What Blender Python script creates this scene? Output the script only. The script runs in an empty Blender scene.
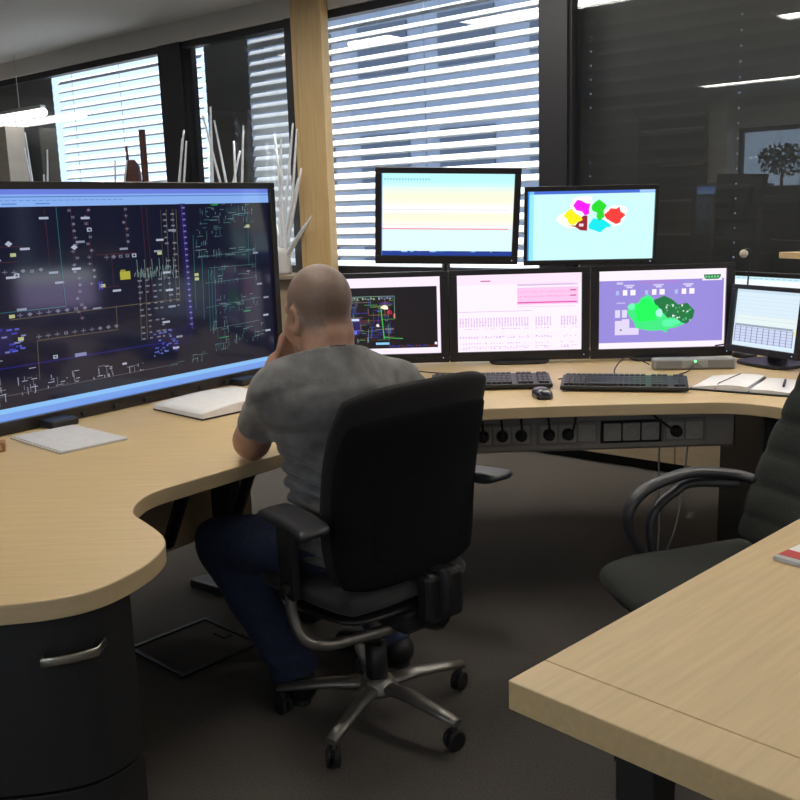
import bpy, bmesh, math, random
import numpy as np
from mathutils import Vector, Matrix, Euler

scene = bpy.context.scene
COL = scene.collection
R = math.radians

# ------------------------------------------------------------------ camera
PITCH, ROLL, EYE = R(11.2), R(1.8), 1.39
cam_d = bpy.data.cameras.new('camera')
cam_d.sensor_width = 36.0
cam_d.lens = 36.0 * 960.0 / 800.0
cam_d.clip_start = 0.05
cam = bpy.data.objects.new('camera', cam_d)
COL.objects.link(cam)
_r = Vector((1, 0, 0)); _d = Vector((0, math.cos(PITCH), -math.sin(PITCH))); _u = Vector((0, math.sin(PITCH), math.cos(PITCH)))
_rr = _r * math.cos(ROLL) - _u * math.sin(ROLL)
_uu = _u * math.cos(ROLL) + _r * math.sin(ROLL)
cam.matrix_world = Matrix(((_rr.x, _uu.x, -_d.x, 0), (_rr.y, _uu.y, -_d.y, 0), (_rr.z, _uu.z, -_d.z, EYE), (0, 0, 0, 1)))
scene.camera = cam

# ------------------------------------------------------------------ world, sun, exposure
wd = bpy.data.worlds.new('sky'); scene.world = wd; wd.use_nodes = True
bg = wd.node_tree.nodes['Background']
bg.inputs['Color'].default_value = (0.60, 0.76, 1.0, 1)
bg.inputs['Strength'].default_value = 1.9
ROOM_ROT = R(-40.0)                       # the room's own axes: x along the window wall, y out of the windows
sun_d = bpy.data.lights.new('sun', 'SUN'); sun_d.energy = 36.0; sun_d.angle = R(0.6); sun_d.color = (1.0, 0.97, 0.92)
sun = bpy.data.objects.new('sun', sun_d); COL.objects.link(sun)
_az = R(50 + 12); _el = R(64)
_s = Vector((math.cos(_el) * math.cos(_az), math.cos(_el) * math.sin(_az), math.sin(_el)))
sun.rotation_euler = (-_s).to_track_quat('-Z', 'Y').to_euler()
LAMP = 19.0                               # brightness of the ceiling luminaires
scene.view_settings.view_transform = 'Standard'
scene.view_settings.look = 'None'
scene.view_settings.gamma = 1.0
scene.view_settings.use_curve_mapping = False
scene.view_settings.exposure = 0.0

# ------------------------------------------------------------------ materials
def lin(c):
    return tuple(((v / 255.0) / 12.92 if v / 255.0 <= 0.04045 else ((v / 255.0 + 0.055) / 1.055) ** 2.4) for v in c)

MATS = {}
def mat(name, col=(0.5, 0.5, 0.5), rough=0.5, metal=0.0, noise=None, bump=None, spec=None, sheen=0.0, coat=0.0):
    """noise=(scale, contrast, (sx,sy,sz)); bump=(scale, strength, (sx,sy,sz))"""
    m = bpy.data.materials.new(name); m.use_nodes = True
    nt = m.node_tree; p = nt.nodes['Principled BSDF']
    p.inputs['Base Color'].default_value = (*col, 1)
    p.inputs['Roughness'].default_value = rough
    p.inputs['Metallic'].default_value = metal
    if spec is not None: p.inputs['Specular IOR Level'].default_value = spec
    if sheen: p.inputs['Sheen Weight'].default_value = sheen
    if coat: p.inputs['Coat Weight'].default_value = coat
    tc = nt.nodes.new('ShaderNodeTexCoord')
    def ntex(scale, st, detail=4):
        mp = nt.nodes.new('ShaderNodeMapping'); mp.inputs['Scale'].default_value = st
        nt.links.new(tc.outputs['Object'], mp.inputs['Vector'])
        n = nt.nodes.new('ShaderNodeTexNoise'); n.inputs['Scale'].default_value = scale; n.inputs['Detail'].default_value = detail
        nt.links.new(mp.outputs['Vector'], n.inputs['Vector'])
        return n
    if noise:
        n = ntex(noise[0], noise[2] if len(noise) > 2 else (1, 1, 1))
        cr = nt.nodes.new('ShaderNodeValToRGB')
        k = noise[1]
        cr.color_ramp.elements[0].position = 0.3; cr.color_ramp.elements[1].position = 0.7
        cr.color_ramp.elements[0].color = (*[c * (1 - k) for c in col], 1)
        cr.color_ramp.elements[1].color = (*[min(1, c * (1 + k)) for c in col], 1)
        nt.links.new(n.outputs['Fac'], cr.inputs['Fac']); nt.links.new(cr.outputs['Color'], p.inputs['Base Color'])
    if bump:
        n = ntex(bump[0], bump[2] if len(bump) > 2 else (1, 1, 1), 3)
        b = nt.nodes.new('ShaderNodeBump'); b.inputs['Strength'].default_value = bump[1]; b.inputs['Distance'].default_value = 0.01
        nt.links.new(n.outputs['Fac'], b.inputs['Height']); nt.links.new(b.outputs['Normal'], p.inputs['Normal'])
    MATS[name] = m
    return m

def emit(name, col, strength):
    m = mat(name, (0.8, 0.8, 0.8), 0.4)
    p = m.node_tree.nodes['Principled BSDF']
    p.inputs['Emission Color'].default_value = (*col, 1); p.inputs['Emission Strength'].default_value = strength
    return m

mat('maple', (0.60, 0.445, 0.235), 0.42, noise=(9, 0.07, (0.6, 9, 9)), bump=(60, 0.04, (0.5, 8, 8)))
mat('maple_cross', (0.60, 0.445, 0.235), 0.42, noise=(9, 0.07, (9, 0.6, 9)), bump=(60, 0.04, (8, 0.5, 8)))
mat('maple_edge', (0.55, 0.42, 0.25), 0.5, noise=(14, 0.05, (1, 1, 6)))
mat('post_wood', (0.52, 0.36, 0.17), 0.5, noise=(6, 0.08, (8, 8, 0.6)))
mat('beech_panel', (0.42, 0.33, 0.22), 0.5, noise=(5, 0.08, (0.6, 6, 6)))
mat('brown_wood', (0.32, 0.15, 0.06), 0.5, noise=(30, 0.2, (1, 6, 6)))
mat('anthracite', (0.015, 0.0155, 0.017), 0.45, noise=(120, 0.15))
mat('black_plastic', (0.014, 0.014, 0.016), 0.42, bump=(400, 0.05))
mat('arm_plastic', (0.03, 0.03, 0.035), 0.38, bump=(300, 0.06))
mat('bezel_black', (0.012, 0.011, 0.014), 0.35)
mat('tv_bezel', (0.016, 0.013, 0.012), 0.3)
mat('rubber', (0.012, 0.012, 0.012), 0.7)
mat('cable_black', (0.012, 0.012, 0.013), 0.5)
mat('cable_white', (0.6, 0.6, 0.58), 0.5)
mat('key_dark', (0.022, 0.023, 0.028), 0.45)
mat('key_base', (0.012, 0.012, 0.015), 0.4)
mat('mouse_blue', (0.010, 0.012, 0.022), 0.25, coat=0.3)
mat('chair_black', (0.0075, 0.0072, 0.0085), 0.9, bump=(500, 0.25), spec=0.15)
mat('chair_rim', (0.017, 0.0165, 0.0175), 0.9, bump=(420, 0.25), spec=0.2, sheen=0.05)
mat('chair_seat', (0.04, 0.04, 0.043), 0.9, bump=(500, 0.3), spec=0.2, sheen=0.1)
mat('chair_olive', (0.027, 0.029, 0.026), 0.95, noise=(260, 0.28), bump=(420, 0.35), spec=0.2, sheen=0.05)
mat('alu', (0.27, 0.26, 0.245), 0.45, 0.85, noise=(20, 0.05))
mat('alu_bright', (0.60, 0.57, 0.52), 0.3, 1.0)
mat('tray_grey', (0.33, 0.30, 0.265), 0.55, 0.1, noise=(12, 0.05))
mat('socket_grey', (0.40, 0.37, 0.33), 0.5)
mat('socket_dark', (0.26, 0.24, 0.215), 0.55)
mat('speaker_grey', (0.34, 0.34, 0.33), 0.5, 0.2)
mat('speaker_mesh', (0.22, 0.22, 0.215), 0.7, bump=(800, 0.3))
mat('paper', (0.80, 0.79, 0.80), 0.8, noise=(40, 0.04))
mat('paper_grey', (0.60, 0.60, 0.63), 0.8, noise=(60, 0.06))
mat('paper_edge', (0.50, 0.48, 0.44), 0.85, noise=(300, 0.15, (1, 1, 8)))
mat('ink', (0.04, 0.04, 0.07), 0.7)
mat('red_print', (0.55, 0.03, 0.03), 0.5)
mat('grey_print', (0.42, 0.45, 0.47), 0.5)
mat('leather_black', (0.015, 0.014, 0.014), 0.6)
mat('carpet', (0.080, 0.069, 0.061), 0.97, noise=(170, 0.32), bump=(500, 0.5), sheen=0.1)
mat('hatch_carpet', (0.076, 0.066, 0.058), 0.97, noise=(170, 0.32), bump=(500, 0.5))
mat('hatch_frame', (0.035, 0.035, 0.035), 0.5, 0.4)
mat('wall_paint', (0.58, 0.55, 0.50), 0.9, noise=(3, 0.03))
mat('pier_paint', (0.50, 0.45, 0.38), 0.85, noise=(6, 0.05, (1, 1, 3)))
mat('ceiling_paint', (0.62, 0.61, 0.58), 0.9, noise=(60, 0.05))
mat('frame_dark', (0.020, 0.020, 0.024), 0.45, 0.3)
mat('sill_board', (0.30, 0.24, 0.17), 0.5, noise=(6, 0.08, (0.6, 8, 8)))
mat('plinth', (0.012, 0.011, 0.010), 0.8)
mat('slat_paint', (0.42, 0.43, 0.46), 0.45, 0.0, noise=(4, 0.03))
mat('slat_shaded', (0.045, 0.041, 0.040), 0.5, 0.0, noise=(4, 0.06, (0.3, 6, 6)))  # slats of the closed blinds: their shade is put into a darker colour
mat('white_stick', (0.72, 0.74, 0.78), 0.6, noise=(40, 0.06))
mat('vase', (0.55, 0.55, 0.56), 0.35)
mat('terracotta', (0.20, 0.09, 0.05), 0.8)
mat('leaf', (0.03, 0.055, 0.02), 0.6, noise=(30, 0.3))
mat('cactus', (0.04, 0.035, 0.02), 0.7, noise=(60, 0.3))
mat('cactus_red', (0.07, 0.025, 0.02), 0.7, noise=(60, 0.3))
mat('lamp_housing', (0.55, 0.55, 0.55), 0.4, 0.5)
emit('lamp_tube', (1.0, 0.94, 0.84), LAMP)
emit('pendant_tube', (1.0, 0.97, 0.94), 6.0)
emit('led_green', (0.1, 1.0, 0.3), 1.6)
emit('led_blue', (0.2, 0.3, 1.0), 0.8)
mat('far_wall', (0.27, 0.28, 0.33), 0.9, noise=(2, 0.1))
mat('far_glass', (0.08, 0.09, 0.12), 0.5)
mat('cabinet_dark', (0.06, 0.055, 0.05), 0.5)
mat('shelf_board', (0.45, 0.40, 0.33), 0.5)
mat('skin', (0.36, 0.20, 0.135), 0.5, noise=(45, 0.10), bump=(160, 0.06))
mat('stubble', (0.235, 0.155, 0.115), 0.6, noise=(60, 0.14), bump=(400, 0.15))
mat('eye_white', (0.7, 0.68, 0.64), 0.2)
mat('shirt', (0.140, 0.139, 0.138), 0.95, noise=(20, 0.30), bump=(300, 0.12), sheen=0.15)
mat('jeans', (0.038, 0.050, 0.108), 0.85, noise=(70, 0.22), bump=(500, 0.25))
mat('jeans_thread', (0.09, 0.09, 0.12), 0.8)
mat('shoe', (0.012, 0.012, 0.013), 0.5)
mat('shoe_sole', (0.03, 0.03, 0.03), 0.7)

# head skin: shaved-hair stubble on the crown of the head, bare skin elsewhere (a colour of the thing itself)
def head_skin():
    m = MATS['skin']; nt = m.node_tree; p = nt.nodes['Principled BSDF']
    src = p.inputs['Base Color'].links[0].from_socket
    at = nt.nodes.new('ShaderNodeAttribute'); at.attribute_name = 'stubble'
    n = nt.nodes.new('ShaderNodeTexNoise'); n.inputs['Scale'].default_value = 70
    cr = nt.nodes.new('ShaderNodeValToRGB')
    cr.color_ramp.elements[0].color = (0.155, 0.105, 0.082, 1); cr.color_ramp.elements[1].color = (0.225, 0.15, 0.112, 1)
    nt.links.new(n.outputs['Fac'], cr.inputs['Fac'])
    mx = nt.nodes.new('ShaderNodeMix'); mx.data_type = 'RGBA'
    nt.links.new(at.outputs['Fac'], mx.inputs['Factor'])
    nt.links.new(src, mx.inputs['A']); nt.links.new(cr.outputs['Color'], mx.inputs['B'])
    nt.links.new(mx.outputs['Result'], p.inputs['Base Color'])
head_skin()

def glass_mat(name, ior, tint=(1, 1, 1)):
    m = bpy.data.materials.new(name); m.use_nodes = True; nt = m.node_tree
    nt.nodes.remove(nt.nodes['Principled BSDF'])
    out = [n for n in nt.nodes if n.type == 'OUTPUT_MATERIAL'][0]
    t = nt.nodes.new('ShaderNodeBsdfTransparent'); t.inputs['Color'].default_value = (*tint, 1)
    g = nt.nodes.new('ShaderNodeBsdfGlossy'); g.inputs['Roughness'].default_value = 0.0
    lw = nt.nodes.new('ShaderNodeLayerWeight'); lw.inputs['Blend'].default_value = 0.5
    pw = nt.nodes.new('ShaderNodeMath'); pw.operation = 'POWER'; pw.inputs[1].default_value = 4.0
    f = nt.nodes.new('ShaderNodeMath'); f.operation = 'MULTIPLY_ADD'; f.inputs[1].default_value = 0.9; f.inputs[2].default_value = ior
    nt.links.new(lw.outputs['Facing'], pw.inputs[0]); nt.links.new(pw.outputs[0], f.inputs[0])
    x = nt.nodes.new('ShaderNodeMixShader')
    nt.links.new(f.outputs[0], x.inputs['Fac']); nt.links.new(t.outputs[0], x.inputs[1]); nt.links.new(g.outputs[0], x.inputs[2])
    nt.links.new(x.outputs[0], out.inputs['Surface'])
    MATS[name] = m
glass_mat('pane', 0.08, (0.93, 0.96, 0.97))

def screen_mat(name, strength, rough):
    m = bpy.data.materials.new(name); m.use_nodes = True; nt = m.node_tree
    p = nt.nodes['Principled BSDF']
    p.inputs['Base Color'].default_value = (0.004, 0.004, 0.005, 1); p.inputs['Roughness'].default_value = rough
    a = nt.nodes.new('ShaderNodeAttribute'); a.attribute_name = 'Col'
    nt.links.new(a.outputs['Color'], p.inputs['Emission Color']); p.inputs['Emission Strength'].default_value = strength
    MATS[name] = m
screen_mat('screen_light', 1.05, 0.35)
screen_mat('screen_glossy', 0.9, 0.09)
screen_mat('screen_glare', 4.0, 0.3)  # overbright screen, for the added glare on the big display

# ------------------------------------------------------------------ mesh helpers
class MB:
    """collects boxes, tubes, lathes, prisms and pillows in one bmesh"""
    def __init__(s): s.bm = bmesh.new()
    def _add(s, verts, faces, M=None):
        vs = [s.bm.verts.new(M @ Vector(v) if M else v) for v in verts]
        for f in faces:
            try: s.bm.faces.new([vs[i] for i in f])
            except ValueError: pass
        return vs
    def box(s, c, size, bev=0.0, M=None, seg=2):
        x, y, z = [v / 2 for v in size]
        b = bmesh.new()
        vs = [b.verts.new((c[0] + a * x, c[1] + d * y, c[2] + e * z)) for a in (-1, 1) for d in (-1, 1) for e in (-1, 1)]
        for f in ((0, 1, 3, 2), (4, 6, 7, 5), (0, 4, 5, 1), (2, 3, 7, 6), (0, 2, 6, 4), (1, 5, 7, 3)):
            b.faces.new([vs[i] for i in f])
        if bev > 0:
            bmesh.ops.bevel(b, geom=list(b.edges) + list(b.verts), offset=bev, segments=seg, profile=0.5, affect='EDGES')
        if M: bmesh.ops.transform(b, matrix=M, verts=b.verts)
        s._merge(b); return s
    def _merge(s, b):
        b.verts.index_update()
        vs = [s.bm.verts.new(v.co) for v in b.verts]
        for f in b.faces:
            nf = s.bm.faces.new([vs[v.index] for v in f.verts]); nf.smooth = f.smooth
        b.free()
    def prism(s, pts, z0, z1, bev=0.0, M=None):
        b = bmesh.new()
        lo = [b.verts.new((p[0], p[1], z0)) for p in pts]; hi = [b.verts.new((p[0], p[1], z1)) for p in pts]
        n = len(pts)
        b.faces.new(lo[::-1]); b.faces.new(hi)
        for i in range(n): b.faces.new((lo[i], lo[(i + 1) % n], hi[(i + 1) % n], hi[i]))
        bmesh.ops.recalc_face_normals(b, faces=b.faces)
        if bev > 0:
            es = [e for e in b.edges if abs(e.verts[0].co.z - e.verts[1].co.z) < 1e-6]
            bmesh.ops.bevel(b, geom=es, offset=bev, segments=2, profile=0.5, affect='EDGES')
        if M: bmesh.ops.transform(b, matrix=M, verts=b.verts)
        s._merge(b); return s
    def tube(s, path, r, seg=8, cap=True, rr=None, up=None):
        """path of points; r one radius or one per point; rr=(a,b) stretches the section along (side, normal)"""
        P = [Vector(p) for p in path]; n = len(P)
        rad = r if isinstance(r, (list, tuple)) else [r] * n
        rings = []; prev = None
        for i in range(n):
            t = (P[min(i + 1, n - 1)] - P[max(i - 1, 0)]).normalized()
            if up is not None: side = t.cross(Vector(up))
            else:
                ref = prev if prev is not None else (Vector((0, 0, 1)) if abs(t.z) < 0.9 else Vector((1, 0, 0)))
                side = ref - t * ref.dot(t) if prev is not None else t.cross(ref)
            if side.length < 1e-6: side = t.orthogonal()
            side.normalize(); prev = side; nor = side.cross(t).normalized()
            a, b = rr if rr else (1, 1)
            rings.append([s.bm.verts.new(P[i] + side * (math.cos(2 * math.pi * k / seg) * rad[i] * a) + nor * (math.sin(2 * math.pi * k / seg) * rad[i] * b)) for k in range(seg)])
        for i in range(n - 1):
            for k in range(seg):
                f = s.bm.faces.new((rings[i][k], rings[i][(k + 1) % seg], rings[i + 1][(k + 1) % seg], rings[i + 1][k])); f.smooth = True
        if cap:
            s.bm.faces.new(rings[0][::-1]); s.bm.faces.new(rings[-1])
        return s
    def lathe(s, prof, seg=20, M=None):
        rings = []
        for (r, z) in prof:
            rings.append([s.bm.verts.new((M @ Vector((r * math.cos(2 * math.pi * k / seg), r * math.sin(2 * math.pi * k / seg), z))) if M else (r * math.cos(2 * math.pi * k / seg), r * math.sin(2 * math.pi * k / seg), z)) for k in range(seg)])
        for i in range(len(prof) - 1):
            for k in range(seg):
                f = s.bm.faces.new((rings[i][k], rings[i][(k + 1) % seg], rings[i + 1][(k + 1) % seg], rings[i + 1][k])); f.smooth = True
        s.bm.faces.new(rings[0][::-1]); s.bm.faces.new(rings[-1])
        return s
    def pillow(s, w, h, t, round_=0.35, edge=3.0, n=26, m=26, fn=None):
        """closed cushion in x (width) and z (height), thickness along y; fn(x,y,z,u,v) bends it"""
        grid = {}
        for side in (1, -1):
            for i in range(n + 1):
                for j in range(m + 1):
                    if side == -1 and (i in (0, n) or j in (0, m)):
                        grid[(side, i, j)] = grid[(1, i, j)]; continue
                    u = math.sin((2 * i / n - 1) * math.pi / 2) * 0.6 + (2 * i / n - 1) * 0.4
                    v = math.sin((2 * j / m - 1) * math.pi / 2) * 0.6 + (2 * j / m - 1) * 0.4
                    x = u * math.sqrt(max(0, 1 - round_ * v ** 4)) if round_ else u
                    z = v * math.sqrt(max(0, 1 - round_ * u ** 4)) if round_ else v
                    q = max(abs(u), abs(v))
                    y = side * t / 2 * max(0.0, (1 - q ** (2 * edge))) ** (1 / 2.0)
                    p = (x * w / 2, y, z * h / 2)
                    if fn: p = fn(*p, u, v)
                    grid[(side, i, j)] = s.bm.verts.new(p)
        for side in (1, -1):
            for i in range(n):
                for j in range(m):
                    q = [grid[(side, i, j)], grid[(side, i + 1, j)], grid[(side, i + 1, j + 1)], grid[(side, i, j + 1)]]
                    f = s.bm.faces.new(q if side == -1 else q[::-1]); f.smooth = True
        return s
    def build(s, name, material, parent=None, smooth=None, loc=None, rotz=None):
        bmesh.ops.recalc_face_normals(s.bm, faces=s.bm.faces)
        me = bpy.data.meshes.new(name); s.bm.to_mesh(me); s.bm.free()
        if smooth:
            me.shade_smooth()
        return link(name, me, material, parent, loc, rotz)

def link(name, me, material=None, parent=None, loc=None, rotz=None):
    o = bpy.data.objects.new(name, me); COL.objects.link(o)
    if material is not None and me is not None and not me.materials:
        me.materials.append(MATS[material] if isinstance(material, str) else material)
    if parent: o.parent = parent
    if loc: o.location = loc
    if rotz is not None: o.rotation_euler = (0, 0, rotz)
    return o

def tag(o, label=None, cat=None, group=None, kind=None):
    if label: o['label'] = label
    if cat: o['category'] = cat
    if group: o['group'] = group
    if kind: o['kind'] = kind
    return o

def thing(name, label, cat, loc=(0, 0, 0), rotz=0.0, group=None):
    o = bpy.data.objects.new(name, None); COL.objects.link(o)
    o.empty_display_size = 0.1
    o.location = loc; o.rotation_euler = (0, 0, rotz)
    return tag(o, label, cat, group)

def copy_tree(o, parent=None):
    c = o.copy(); COL.objects.link(c); c.parent = parent
    for ch in list(o.children): copy_tree(ch, c)
    return c

def smooth_path(pts, n=6, closed=False):
    out = []; P = [Vector(p) for p in pts]; m = len(P)
    for i in range(m - (0 if closed else 1)):
        p0 = P[(i - 1) % m] if closed or i > 0 else P[0] * 2 - P[1]
        p1 = P[i]; p2 = P[(i + 1) % m]
        p3 = P[(i + 2) % m] if closed or i + 2 < m else P[-1] * 2 - P[-2]
        for k in range(n):
            t = k / n
            out.append(0.5 * ((2 * p1) + (p2 - p0) * t + (2 * p0 - 5 * p1 + 4 * p2 - p3) * t * t + (3 * p1 - p0 - 3 * p2 + p3) * t ** 3))
    if not closed: out.append(P[-1])
    return out

def room(e, n, z=0.0):
    """room coordinates (metres to the left along the window wall, metres towards it) to the world"""
    return (-0.766044 * e + 0.642788 * n, 0.642788 * e + 0.766044 * n, z)

# ------------------------------------------------------------------ the room
WN = 4.74                     # window wall distance
CEIL = 2.80
E_L, E_R, N_B = 10.6, -5.2, -4.0
def room_part(name, boxes, material, kind='structure', parent=None, bev=0.0):
    """boxes in room axes: (e0,e1,n0,n1,z0,z1)"""
    m = MB()
    for (e0, e1, n0, n1, z0, z1) in boxes:
        m.box((-(e0 + e1) / 2, (n0 + n1) / 2, (z0 + z1) / 2), (abs(e1 - e0), abs(n1 - n0), abs(z1 - z0)), bev)
    o = m.build(name, material, parent)
    if parent is None: o.rotation_euler = (0, 0, ROOM_ROT)
    if kind: o['kind'] = kind
    return o

room_part('floor', [(E_R, E_L, N_B, WN + 0.2, -0.12, 0.0)], 'carpet')
room_part('ceiling', [(E_R - 0.2, E_L + 0.2, N_B - 0.2, WN + 0.2, CEIL, CEIL + 0.15)], 'ceiling_paint')
room_part('wall_left', [(E_L, E_L + 0.2, N_B - 0.2, WN + 0.2, 0, CEIL)], 'wall_paint')
BW = [(3.4, 5.15), (-0.4, 2.9), (-4.6, -0.8)]                 # windows of the wall behind the viewer
bx = []; last = E_L
for (a, b) in BW:
    bx += [(b, last, N_B - 0.2, N_B, 0, CEIL), (a, b, N_B - 0.2, N_B, 0, 1.0), (a, b, N_B - 0.2, N_B, 2.35, CEIL)]
    last = a
bx.append((E_R, last, N_B - 0.2, N_B, 0, CEIL))
room_part('wall_back', bx, 'wall_paint')
room_part('wall_right', [(E_R - 0.2, E_R, N_B - 0.2, WN + 0.2, 0, CEIL)], 'wall_paint')
# window wall: parapet, lintel, end piers
SILL, HEAD = 0.98, 2.66
room_part('wall_window', [(E_R - 0.2, E_L + 0.2, WN, WN + 0.2, 0, SILL - 0.03), (E_R - 0.2, E_L + 0.2, WN, WN + 0.2, HEAD, CEIL),
                          (9.7, E_L + 0.2, WN, WN + 0.2, SILL - 0.03, HEAD), (E_R - 0.2, -3.7, WN, WN + 0.2, SILL - 0.03, HEAD)], 'wall_paint')
# wooden cladding of the parapet, in panels, above a recessed dark plinth
clad = bpy.data.objects.new('trim_1', None); COL.objects.link(clad); clad.rotation_euler = (0, 0, ROOM_ROT); clad['kind'] = 'structure'
room_part('plinth', [(E_R, E_L, WN - 0.13, WN, 0, 0.06)], 'plinth', None, clad)
for k in range(13):
    e0 = E_R + k * 1.2 + 0.003
    if e0 + 1.19 < E_L: room_part('panel', [(e0, e0 + 1.194, WN - 0.17, WN - 0.002, 0.06, SILL - 0.035)], 'beech_panel', None, clad)
room_part('trim_2', [(E_R, E_L, WN - 0.23, WN + 0.06, SILL - 0.03, SILL)], 'sill_board', bev=0.004)   # window sill

# windows of the window wall: frame and pane each
WIN = [(6.27, 9.70), (4.89, 6.0), (2.907, 4.82), (0.60, 2.736), (-1.6, 0.45), (-3.7, -1.75)]
for k, (e0, e1) in enumerate(WIN):
    w = bpy.data.objects.new('window_%d' % (k + 1), None); COL.objects.link(w); w.rotation_euler = (0, 0, ROOM_ROT); w['kind'] = 'structure'
    room_part('window_frame', [(e0, e0 + 0.018, WN + 0.02, WN + 0.09, SILL, HEAD), (e1 - 0.018, e1, WN + 0.02, WN + 0.09, SILL, HEAD),
                               (e0, e1, WN + 0.02, WN + 0.09, SILL, SILL + 0.05), (e0, e1, WN + 0.02, WN + 0.09, HEAD - 0.05, HEAD)], 'frame_dark', None, w)
    room_part('pane', [(e0 + 0.018, e1 - 0.018, WN + 0.05, WN + 0.056, SILL + 0.05, HEAD - 0.05)], 'pane', None, w)
MUL = [(6.0, 6.27), (4.82, 4.89), (2.736, 2.907), (0.45, 0.60), (-1.75, -1.6)]
for k, (e0, e1) in enumerate(MUL):
    room_part('trim_%d' % (k + 3), [(e0, e1, WN, WN + 0.15, SILL, HEAD)], 'frame_dark')
for k, (e0, e1) in enumerate(BW):
    w = bpy.data.objects.new('window_%d' % (k + 7), None); COL.objects.link(w); w.rotation_euler = (0, 0, ROOM_ROT); w['kind'] = 'structure'
    mid = (e0 + e1) / 2
    room_part('window_frame', [(e0, e0 + 0.06, N_B - 0.12, N_B - 0.05, 1.0, 2.35), (e1 - 0.06, e1, N_B - 0.12, N_B - 0.05, 1.0, 2.35), (mid - 0.03, mid + 0.03, N_B - 0.12, N_B - 0.05, 1.0, 2.35),
                               (e0, e1, N_B - 0.12, N_B - 0.05, 1.0, 1.06), (e0, e1, N_B - 0.12, N_B - 0.05, 2.29, 2.35)], 'frame_dark', None, w)
    room_part('pane', [(e0 + 0.06, mid - 0.03, N_B - 0.09, N_B - 0.084, 1.06, 2.29), (mid + 0.03, e1 - 0.06, N_B - 0.09, N_B - 0.084, 1.06, 2.29)], 'pane', None, w)

# wooden column in front of the window wall, with its grooved edge strip; the beige pier at the far left
col_root = bpy.data.objects.new('trim_10', None); COL.objects.link(col_root); col_root.rotation_euler = (0, 0, ROOM_ROT); col_root['kind'] = 'structure'
room_part('column_board', [(4.475, 4.705, WN - 0.075, WN - 0.005, SILL, CEIL)], 'post_wood', None, col_root, 0.004)
room_part('column_edge', [(4.711, 4.755, WN - 0.070, WN - 0.005, SILL, CEIL)], 'post_wood', None, col_root, 0.004)
room_part('wall_pier', [(8.25, 9.9, WN - 0.2, WN - 0.02, SILL, 2.22)], 'pier_paint')
room_part('wall_pillar', [(5.17, 5.42, N_B, N_B + 0.35, 0, CEIL)], 'wall_paint')

# the neighbouring building across the street, its shaded side towards the windows
nb = thing('office_building', 'grey office building across the street, seen through the blinds', 'building', room(6.0, 24.0, -6.0), ROOM_ROT)
MB().box((0, 3.0, 9.0), (46, 6.0, 18.0)).build('facade', 'far_wall', nb)
wm = None
for kx in range(14):
    for kz in range(5):
        if wm is None:
            o = MB().box((0, -0.02, 0), (2.0, 0.08, 1.5)).build('window', 'far_glass', nb); wm = o.data
        else: o = link('window', wm, None, nb)
        o.location = (-20.8 + kx * 3.2, 0, 2.4 + kz * 3.3)

# ------------------------------------------------------------------ venetian blinds outside the glass
PITCHZ, SLATW = 0.074, 0.080
def slat_mesh(L, slots=(), camber=0.006):   # camber: how far the slat bows
    bm = bmesh.new()
    ys = [-0.5, -0.25, 0.02, 0.13, 0.5]
    xs = [-L / 2]
    for s_ in slots: xs += [s_ - 0.004, s_ + 0.004]
    xs.append(L / 2)
    V = [[bm.verts.new((x, y * SLATW, camber * (1 - (2 * y) ** 2))) for y in ys] for x in xs]
    for i in range(len(xs) - 1):
        for j in range(len(ys) - 1):
            if i % 2 == 1 and j == 2: continue
            f = bm.faces.new((V[i][j], V[i + 1][j], V[i + 1][j + 1], V[i][j + 1])); f.smooth = True
    me = bpy.data.meshes.new('slat'); bm.to_mesh(me); bm.free()
    return me

def blind(e0, e1, tilt, material, label, slots=(), cords=True, zshift=0.0):
    L = e1 - e0
    b = thing('venetian_blind', label, 'blind', room((e0 + e1) / 2, WN + 0.20, SILL), ROOM_ROT, 'venetian blinds of the window wall')
    me = slat_mesh(L, slots, 0.006 if abs(tilt) < 80 else 0.0012); me.materials.append(MATS[material])
    n = int((HEAD - SILL - 0.03) / PITCHZ) + 1
    for k in range(n):
        o = link('slat', me, None, b, (0, 0, 0.05 + zshift + k * PITCHZ)); o.rotation_euler = (R(tilt), 0, 0)
    MB().box((0, 0, HEAD - SILL + 0.04), (L, 0.07, 0.06)).build('head_rail', 'frame_dark', b)
    MB().box((0, 0.012, 0.005), (L, 0.07, 0.014), 0.002).build('bottom_rail', material, b)
    if cords:
        for x in ([-L / 2 + 0.12, 0.0, L / 2 - 0.12] if L > 1 else [0.0]):
            MB().tube([(x, 0.043, 0.0), (x, 0.043, HEAD - SILL)], 0.0022, 5).build('cord', 'frame_dark', b)
    return b

OPEN, CLOSED = 38, -86
blind(2.86, 4.93, OPEN, 'slat_paint', 'sunlit half-open venetian blind between the wooden column and the black mullion')
blind(6.30, 7.955, OPEN, 'slat_paint', 'sunlit half-open venetian blind behind the potted cactus')
blind(5.976, 6.28, OPEN, 'slat_paint', 'narrow sunlit half-open strip of venetian blind beside a black mullion')
blind(4.95, 5.47, 64, 'slat_paint', 'narrow dim blind behind the white sticks, next to the column')
blind(5.48, 5.97, CLOSED, 'slat_shaded', 'narrow closed dark blind behind the white sticks with rows of light dots', (0.06, 0.22), False)
blind(8.09, 9.68, CLOSED, 'slat_shaded', 'closed dark blind behind the beige pier and the pendant lamp', (), False)
blind(0.52, 2.805, CLOSED, 'slat_shaded', 'wide closed dark blind behind the upper monitor with the coloured map', (-1.04, -0.21, 0.66), False)
blind(-1.58, 0.50, CLOSED, 'slat_shaded', 'closed dark blind of the window past the right-hand desk wing', (-0.7, 0.0, 0.7), False)
blind(-3.68, -1.77, CLOSED, 'slat_shaded', 'closed dark blind of the last window by the side wall', (-0.7, 0.0, 0.7), False)

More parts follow.
